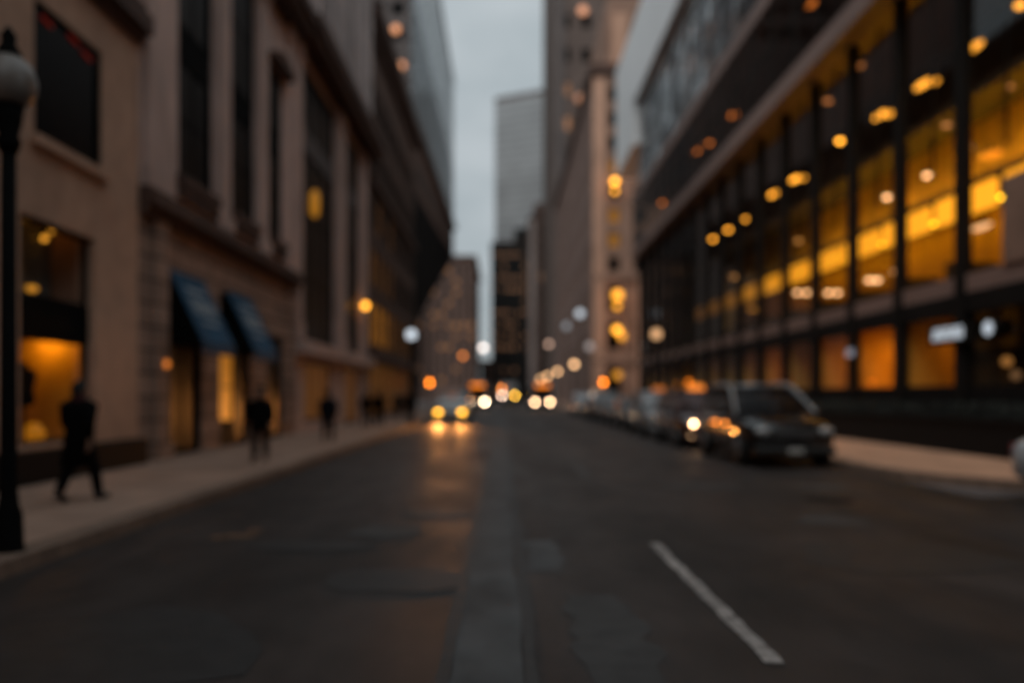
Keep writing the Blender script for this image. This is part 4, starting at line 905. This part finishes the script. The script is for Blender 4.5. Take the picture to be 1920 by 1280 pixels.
for s in (-1, 1):
    if s > 0: MB().tube([(-.70, 2.42, 1.825), (0, 2.38, 1.84), (.70, 2.42, 1.825)], .035, 10).build('roof_glint_strip', 'car_silver', sv, True)  # added silver strip continues the roof edge glint above the windshield
    MB().tube([(s*.93, 1.22, 1.17), (s*.86, 1.63, 1.42), (s*.76, 2.2, 1.75), (s*.72, 2.6, 1.845), (s*.72, 3.4, 1.86), (s*.72, 4.2, 1.84)], [.025, .035, .05, .06, .06, .05], 10).build('roof_glint_tube', 'car_silver', sv, True)  # added silver tube stands in for sky reflected along pillar and roof edge
for y_, D_ in ((1.95, .36), (2.75, .34), (3.1, .14)):
    MB().ball((-.985, y_, .92), (.03, .05, .035), 10, 6).build('side_glint', emit('glint_amber', ORG, round(lamp_L(D_, .035*FP/20, 20), 2)), sv, True)  # glowing beads stand in for amber light reflected in the side paint
LH = emit('bright_headlight', (1, .56, .27), 26)
place(make_car('van', 'car_taxi', 'dark taxi van with one bright headlight parked behind the black suv', taxi=emit('taxi_sign_glow', ORG, 1.1), lamp=(LH, False), group=pk), 6.22, 23.4)
place(make_car('van', 'car_silver', 'pale silver taxi van with a dim amber roof sign third in the parked row', taxi=emit('taxi_sign_glow', ORG, .4), group=pk), 6.3, 30.0)
place(make_car('sedan', 'car_black', 'black sedan fourth in the row parked on the right', lamp=(emit('parking_light', PALE, round(lamp_L(.3, .06*FP/36, 36), 2)), False), group=pk), 6.35, 36.3)
place(make_car('sedan', 'car_dark', 'dark grey sedan fifth in the row parked on the right', group=pk), 6.4, 42.2)
place(make_car('suv', 'car_dark', 'dark grey suv sixth in the row parked on the right', group=pk), 6.45, 48.2)
place(make_car('sedan', 'car_navy', 'navy sedan seventh in the row parked on the right', group=pk), 6.45, 54.4)
place(make_car('van', 'car_silver', 'silver van at the far end of the row parked on the right', group=pk), 6.45, 60.6)
hy = emit('yellow_headlight', (1, .46, .03), 9); hw1 = emit('white_headlight', (1, .72, .45), 60); hw2 = emit('warm_headlight', (1, .62, .34), 40)
tx = place(make_car('sedan', 'car_cream', 'pale taxi driving towards the camera with two yellow headlights', lit=hy, taxi=emit('taxi_sign_off', ORG, .12)), -2.9, 43)
for s in (-1, 1):
    ld = bpy.data.lights.new('headlight_beam', 'SPOT'); ld.energy = 650; ld.color = (1, .36, .08); ld.spot_size = R(50); ld.spot_blend = .8; ld.shadow_soft_size = .12
    lo = bpy.data.objects.new('headlight_beam', ld); C.objects.link(lo); lo.parent = tx; lo.location = (s*.62, -.12, .66); lo.rotation_euler = (R(90-6), 0, R(180))
place(make_car('van', 'car_navy', 'dark blue minivan stopped at the left kerb behind the pale taxi', plate=True), -3.35, 56)
def make_bus(lab, lit, sign):
    t = thing('bus', lab, 'bus', group='buses side by side down the street'); W, Lb, H = 1.2, 10.5, 3.0
    MB().rings([sup(0, W*.94, .32, H-.12, 28, 7), sup(.12, W, .28, H, 28, 7), sup(Lb-.1, W, .28, H, 28, 7), sup(Lb, W*.94, .32, H-.1, 28, 7)]).build('body', 'bus_white', t, True)
    MB().box(-W*.88, W*.88, -.05, .1, 1.15, 2.42).build('windshield', 'carglass', t, bevel=.04)
    MB().box(-.02, .02, -.062, -.052, 1.18, 2.40).build('windshield_bar', 'plastic', t)
    MB().box(-W*.75, W*.75, -.05, .1, 2.48, 2.84).build('sign_housing', 'plastic', t)
    MB().box(-W*.62, W*.62, -.07, -.052, 2.52, 2.80).build('destination_sign', sign, t)
    MB().box(-W*.95, W*.95, -.09, .1, .32, .58).build('bumper', 'plastic', t, bevel=.03)
    MB().box(-W*.98, W*.98, -.035, .1, .6, 1.1).build('front_panel', 'bus_blue', t, bevel=.03)
    for s in (-1, 1):
        MB().lathe([(.13, -.04), (.13, -.06), (.08, -.085)], (s*.84, 0, .80), 16, 'y').build('headlight', lit, t, True)
        MB().tube([(s*W*.9, 0, 2.6), (s*(W+.2), -.25, 2.5), (s*(W+.2), -.25, 2.2)], .03, 6).box(s*(W+.2)-.1, s*(W+.2)+.1, -.3, -.22, 1.85, 2.2).build('mirror', 'plastic', t)
        for i in range(6): MB().box(s*W-.015, s*W+.015, .6+i*1.6, 2.05+i*1.6, 1.35, 2.45).build('side_window', 'carglass', t)
        for y in (2.2, 7.8):
            w_ = MB().lathe([(.3, -.14), (.48, -.15), (.5, -.1), (.5, .1), (.48, .15), (.3, .14)], n=22, axis='x').build('wheel', 'rubber', t, True); w_.location = (s*(W-.1), y, .5)
            MB().lathe([(.29, s*.1), (.29, s*.155), (.1, s*.16)], n=18, axis='x').build('rim', 'rim', w_)
    return t
sg = emit('destination_glow', (1, .24, .01), 2.2)
place(make_bus('pale bus with an amber destination sign and white headlights in the left lane', hw1, sg), -3.02, 90)
place(make_bus('pale bus with an amber destination sign and peach headlights in the right lane', hw2, sg), 4.32, 90)
# delivery truck between the buses
t = thing('box_truck', 'box truck with high headlights far off between the two buses', 'truck', (.62, 112, 0)); W = 1.15
MB().box(-W*1.05, W*1.05, 1.9, 7.4, .75, 3.3).build('cargo_box', 'car_white', t, bevel=.04)
MB().rings([sup(0, W*.9, .5, 1.5, 24, 5), sup(.1, W, .45, 1.75, 24, 5), sup(.7, W, .45, 2.35, 24, 5), sup(1.85, W, .45, 2.5, 24, 5)]).build('cab', 'bus_blue', t, True)
MB().hexa([(-.95, .12, 1.72), (.95, .12, 1.72), (.9, .6, 2.28), (-.9, .6, 2.28)], [(-.95, .07, 1.75), (.95, .07, 1.75), (.9, .55, 2.31), (-.9, .55, 2.31)]).build('windshield', 'carglass', t)
for s in (-1, 1):
    MB().ball((s*.9, -.03, 1.52), (.14, .08, .12), 12, 8).build('headlight', emit('truck_light', (1, .68, .5) if s < 0 else (1, .5, .05), 40), t, True)
    for y in (.9, 5.9):
        w_ = MB().lathe([(.3, -.12), (.43, -.13), (.45, -.08), (.45, .08), (.43, .13), (.3, .12)], n=20, axis='x').build('wheel', 'rubber', t, True); w_.location = (s*(W-.12), y, .45)
MB().ball((-.95, 1.8, 2.5), .13, 10, 7).build('marker_lamp', emit('marker_glow', ORG, 22), t, True)
MB().box(-W*.95, W*.95, -.08, .1, .42, .7).build('bumper', 'plastic', t)
# white car whose corner just enters at the right edge (seen from behind, turned into the side road)
t = make_car('sedan', 'car_white', 'white car cut off by the right edge of the picture'); place(t, 8.78, 7.7+4.9, R(180))
t.location = (8.76, 7.9, 0); t.rotation_euler = (0, 0, 0)

# ------------------------------------------------------------------ people
def person(x, y, rz, s, lab, coat, legs='denim', stride=.3, bag=None, hat=False, swing=.16, scarf=False, long=False):
    t = thing('person', lab, 'person', (x, y, .15), rz)
    hip = .92; a = stride
    J = dict(pel=(0, 0, .95), sp=(0, 0, 1.12), ch=(0, .01, 1.32), nk=(0, .0, 1.47), hd=(0, -.02, 1.56))
    legp = {}; armp = {}
    for sd, ph in ((-1, 1), (1, -1)):
        if ph > 0: legp[sd] = [(sd*.09, 0, .9), (sd*.1, -a*.62, .50), (sd*.1, -a*.95, .085), (sd*.11, -a*.95-.16, .035)]
        else: legp[sd] = [(sd*.09, 0, .9), (sd*.1, a*.18, .49), (sd*.1, a*.95, .15), (sd*.11, a*.95-.13, .04)]
        w = -ph*swing
        armp[sd] = [(sd*.18, .0, 1.40), (sd*.235, -w*.5+.03, 1.14), (sd*.245, -w*1.1-.05, .90), (sd*.24, -w*1.2-.07, .83)]
    # body: one skin surface
    vs, es, rd = [], [], []
    def add(p, r_, pr=None):
        vs.append(p); rd.append(r_); i = len(vs)-1
        if pr is not None: es.append((pr, i))
        return i
    p0 = add(J['pel'], .12); p1 = add(J['sp'], .115, p0); p2 = add(J['ch'], .13, p1); p3 = add(J['nk'], .055, p2); p4 = add((0, -.01, 1.53), .055, p3)
    for sd in (-1, 1):
        i = p0
        for p, r_ in zip(legp[sd], (.085, .058, .042, .035)): i = add(p, r_, i)
        i = p2
        for p, r_ in zip(armp[sd][:3], (.06, .043, .030)): i = add(p, r_, i)
        wx = Vector(armp[sd][2]); dr = (Vector(armp[sd][3])-wx).normalized()
        pm = add(tuple(wx+dr*.06), .030, i); kn = wx+dr*.10
        for k, ln in enumerate((.062, .074, .078, .070)):
            f = kn+Vector((0, (k-1.5)*.021, 0)); m1 = add(tuple(f), .011, pm); m2 = add(tuple(f+dr*ln*.5+Vector((-sd*.008, 0, 0))), .0095, m1); add(tuple(f+dr*ln+Vector((-sd*.028, 0, 0))), .008, m2)
        th = add(tuple(wx+dr*.03+Vector((0, -.032, 0))), .012, pm); add(tuple(wx+dr*.085+Vector((-sd*.015, -.05, 0))), .009, th)
    me = bpy.data.meshes.new('person_body'); me.from_pydata(vs, es, []); o = bpy.data.objects.new('tmp_body', me); C.objects.link(o)
    md = o.modifiers.new('s', 'SKIN'); md.use_smooth_shade = True
    for v_, r_ in zip(me.skin_vertices[0].data, rd): v_.radius = (r_, r_)
    me.skin_vertices[0].data[0].use_root = True
    sb = o.modifiers.new('u', 'SUBSURF'); sb.levels = 1; sb.render_levels = 1
    bpy.context.view_layer.update(); dg = bpy.context.evaluated_depsgraph_get()
    m2 = bpy.data.meshes.new_from_object(o.evaluated_get(dg)); bpy.data.objects.remove(o)
    bm = bmesh.new(); bm.from_mesh(m2)
    n, mm = 22, 18; rs = []                           # head with brow, nose, mouth, chin and ears
    for j in range(mm+1):
        th_ = math.pi*(.015+.97*j/mm); ring = []
        for i in range(n):
            ph = 2*math.pi*i/n; dx, dy, dz = math.sin(th_)*math.cos(ph), math.sin(th_)*math.sin(ph), -math.cos(th_)
            rx, ry, rz_ = .076, .095, .118
            if dz < 0: rx *= 1-.28*dz*dz
            px_, py_, pz_ = rx*dx, ry*dy, rz_*dz
            if dy < 0:
                fr = math.exp(-(px_/.016)**2)
                py_ -= fr*.026*math.exp(-((pz_+.018)/.020)**2)               # nose
                py_ += .010*(math.exp(-((px_-.033)/.015)**2)+math.exp(-((px_+.033)/.015)**2))*math.exp(-((pz_-.008)/.013)**2)   # eye sockets
                py_ -= .007*math.exp(-(px_/.024)**2)*math.exp(-((pz_+.058)/.009)**2)  # lips
                py_ -= .012*math.exp(-(px_/.03)**2)*math.exp(-((pz_+.10)/.02)**2)     # chin
            px_ += math.copysign(.016, px_)*math.exp(-((py_-.01)/.016)**2)*math.exp(-(pz_/.028)**2)*(1 if abs(dx) > .8 else 0)   # ears
            ring.append(bm.verts.new((px_, py_-.025, pz_+1.625)))
        rs.append(ring)
    for q, w in zip(rs, rs[1:]):
        for i in range(n): bm.faces.new((q[i], q[(i+1) % n], w[(i+1) % n], w[i]))
    bm.faces.new(rs[0][::-1]); bm.faces.new(rs[-1])
    bmesh.ops.recalc_face_normals(bm, faces=bm.faces); bm.to_mesh(m2); bm.free()
    for p in m2.polygons: p.use_smooth = True
    m2.materials.clear(); m2.materials.append(M['skin']); m2.name = 'body'
    bd = bpy.data.objects.new('body', m2); C.objects.link(bd); bd.parent = t
    # clothing
    cz = .52 if long else .78; c = MB()
    def ell(z, rx, ry, y0=0): return [(rx*math.cos(2*math.pi*i/18), y0+ry*math.sin(2*math.pi*i/18), z) for i in range(18)]
    c.rings([ell(cz, .215, .19+a*.18), ell(.95, .19, .15), ell(1.1, .175, .135), ell(1.25, .2, .145), ell(1.38, .205, .13), ell(1.45, .12, .09), ell(1.50, .075, .075)])
    for sd in (-1, 1):
        q = armp[sd]; c.tube([(sd*.15, 0, 1.40), q[0], q[1], tuple(Vector(q[2])*.9+Vector(q[1])*.1)], [.085, .085, .066, .052], 12)
    c.build('coat', coat, t, True)
    c = MB()
    for sd in (-1, 1):
        q = legp[sd]; c.tube([(sd*.085, 0, 1.0), q[0], q[1], tuple(Vector(q[2])+Vector((0, 0, .02)))], [.11, .105, .078, .062], 12)
    c.build('trousers', legs, t, True)
    for sd in (-1, 1):
        q = legp[sd]; A, T = Vector(q[2]), Vector(q[3]); MB().tube([A+Vector((0, .06, -.02)), A+Vector((0, .0, -.03)), (A+T)/2+Vector((0, 0, -.01)), T, T+Vector((0, -.06, -.005))], [.035, .05, .047, .042, .022], 10).build('shoe', 'leather', t, True)
    h = MB(); h.ball((0, -.012, 1.655), (.087, .104, .10), 16, 9); h.ball((0, .035, 1.60), (.075, .07, .10), 14, 8)
    if hat: h.lathe([(.09, 1.68), (.1, 1.72), (.07, 1.78), (.02, 1.80)], (0, -.01, 0), 14)
    hr = h.build('hat' if hat else 'hair', coat if hat else 'hair', t, True)
    for v in hr.data.vertices:                        # keep the face free
        if v.co.y < -.05 and v.co.z < 1.68: v.co.y = -.045
    for sd in (-1, 1): MB().ball((sd*.032, -.107, 1.634), .010, 8, 6).build('eye', 'lens', t, True)
    if scarf: MB().lathe([(.085, 1.42), (.10, 1.46), (.095, 1.51), (.07, 1.53)], n=14).build('scarf', 'scarf', t, True)
    t.scale = (s*1.12, s*1.08, s)
    if bag:
        sd = 1; q = Vector(armp[sd][3])
        hb = thing('handbag', bag, 'bag', (0, 0, 0)); hb.location = Vector((x, y, .15))+Matrix.Rotation(rz, 3, 'Z') @ (Vector((q.x+.02, q.y, q.z-.07))*s); hb.rotation_euler = (0, 0, rz); hb.scale = (s, s, s)
        MB().box(-.06, .06, -.17, .17, -.36, -.1).build('body', 'leather', hb, bevel=.03); MB().tube([(0, -.1, -.11), (0, -.07, .0), (0, .0, .035), (0, .07, .0), (0, .1, -.11)], .01, 8).build('handle', 'leather', hb)
    return t
person(-5.79, 10.9, R(170), .94, 'person in a long black coat walking by the beige shop, nearest on the left pavement', 'coat_black', stride=.26, scarf=True, long=True, bag='black leather handbag held by the nearest person on the left pavement')
person(-5.33, 17.5, R(8), .925, 'person in a bulky black coat walking towards the camera past the blue awnings', 'coat_black', stride=.14, hat=True)
person(-5.45, 24.8, R(185), .91, 'person in a navy coat walking away in front of the colonnaded building', 'coat_navy', stride=.22, hat=True)
person(-6.2, 36.0, R(180), .93, 'person in a dark brown coat on the left pavement, left one of a strolling pair', 'coat_brown', stride=.2)
person(-5.75, 36.8, R(182), .93, 'person in a black jacket on the left pavement, right one of a strolling pair', 'coat_black', stride=.24)
person(-5.5, 46.0, R(5), .94, 'person in a black coat on the left pavement level with the pale taxi', 'coat_black', stride=.2, long=True)
person(-6.4, 48.0, R(0), .95, 'person in a navy coat close to the lit shop fronts of the brown office', 'coat_navy', stride=.2)

# ------------------------------------------------------------------ camera
cam = bpy.data.cameras.new('camera'); co = bpy.data.objects.new('camera', cam); C.objects.link(co); bpy.context.scene.camera = co
co.location = (0, 0, CH); co.rotation_euler = (R(90), 0, 0)
cam.sensor_width = 36; cam.lens = FP/1920*36; cam.shift_x = (960-CX)/1920; cam.shift_y = (CY-640)/1920
cam.clip_start = .05; cam.clip_end = 3000
cam.dof.use_dof = True; cam.dof.focus_distance = 2.6; cam.dof.aperture_fstop = .63

# ------------------------------------------------------------------ light: dusk under an overcast sky
w = bpy.data.worlds.new('World'); bpy.context.scene.world = w; w.use_nodes = True
nt = w.node_tree; n = nt.nodes; l = nt.links; bg = n['Background']; out = n['World Output']
SE, SR = R(48), R(215)
sky = n.new('ShaderNodeTexSky'); sky.sky_type = 'NISHITA'; sky.sun_disc = False; sky.sun_elevation = SE; sky.sun_rotation = SR
l.new(sky.outputs[0], bg.inputs[0]); bg.inputs[1].default_value = .05
tc = n.new('ShaderNodeTexCoord'); mp = n.new('ShaderNodeMapping'); mp.inputs['Scale'].default_value = (1, 1, 2.2); l.new(tc.outputs['Generated'], mp.inputs[0])
nz = n.new('ShaderNodeTexNoise'); nz.inputs['Scale'].default_value = 4.5; nz.inputs['Detail'].default_value = 5; nz.inputs['Roughness'].default_value = .5; l.new(mp.outputs[0], nz.inputs['Vector'])
rp = n.new('ShaderNodeValToRGB'); e = rp.color_ramp.elements; e[0].position = .36; e[0].color = (.37, .43, .455, 1); e[1].position = .66; e[1].color = (.52, .57, .595, 1); l.new(nz.outputs['Fac'], rp.inputs['Fac'])
sp = n.new('ShaderNodeSeparateXYZ'); l.new(tc.outputs['Generated'], sp.inputs[0])
ma = n.new('ShaderNodeMath'); ma.operation = 'MULTIPLY_ADD'; ma.use_clamp = False; ma.inputs[1].default_value = .40; ma.inputs[2].default_value = .90; l.new(sp.outputs['Z'], ma.inputs[0])
b2 = n.new('ShaderNodeBackground'); l.new(rp.outputs['Color'], b2.inputs[0]); l.new(ma.outputs[0], b2.inputs[1])
mx = n.new('ShaderNodeMixShader'); mx.inputs[0].default_value = .9; l.new(bg.outputs[0], mx.inputs[1]); l.new(b2.outputs[0], mx.inputs[2]); l.new(mx.outputs[0], out.inputs['Surface'])
su = bpy.data.lights.new('sun', 'SUN'); su.energy = 1.2; su.angle = R(40); su.color = (1, .93, .85); so = bpy.data.objects.new('sun', su); C.objects.link(so)
so.rotation_euler = (R(90)-SE, 0, R(-35)); so.location = (0, -20, 80)

sc = bpy.context.scene
sc.view_settings.view_transform = 'Standard'; sc.view_settings.look = 'None'; sc.view_settings.exposure = 0; sc.view_settings.gamma = 1
cy = sc.cycles; cy.use_denoising = True; cy.max_bounces = 6; cy.diffuse_bounces = 3; cy.glossy_bounces = 4; cy.transparent_max_bounces = 8; cy.caustics_reflective = False; cy.caustics_refractive = False; cy.sample_clamp_indirect = 4
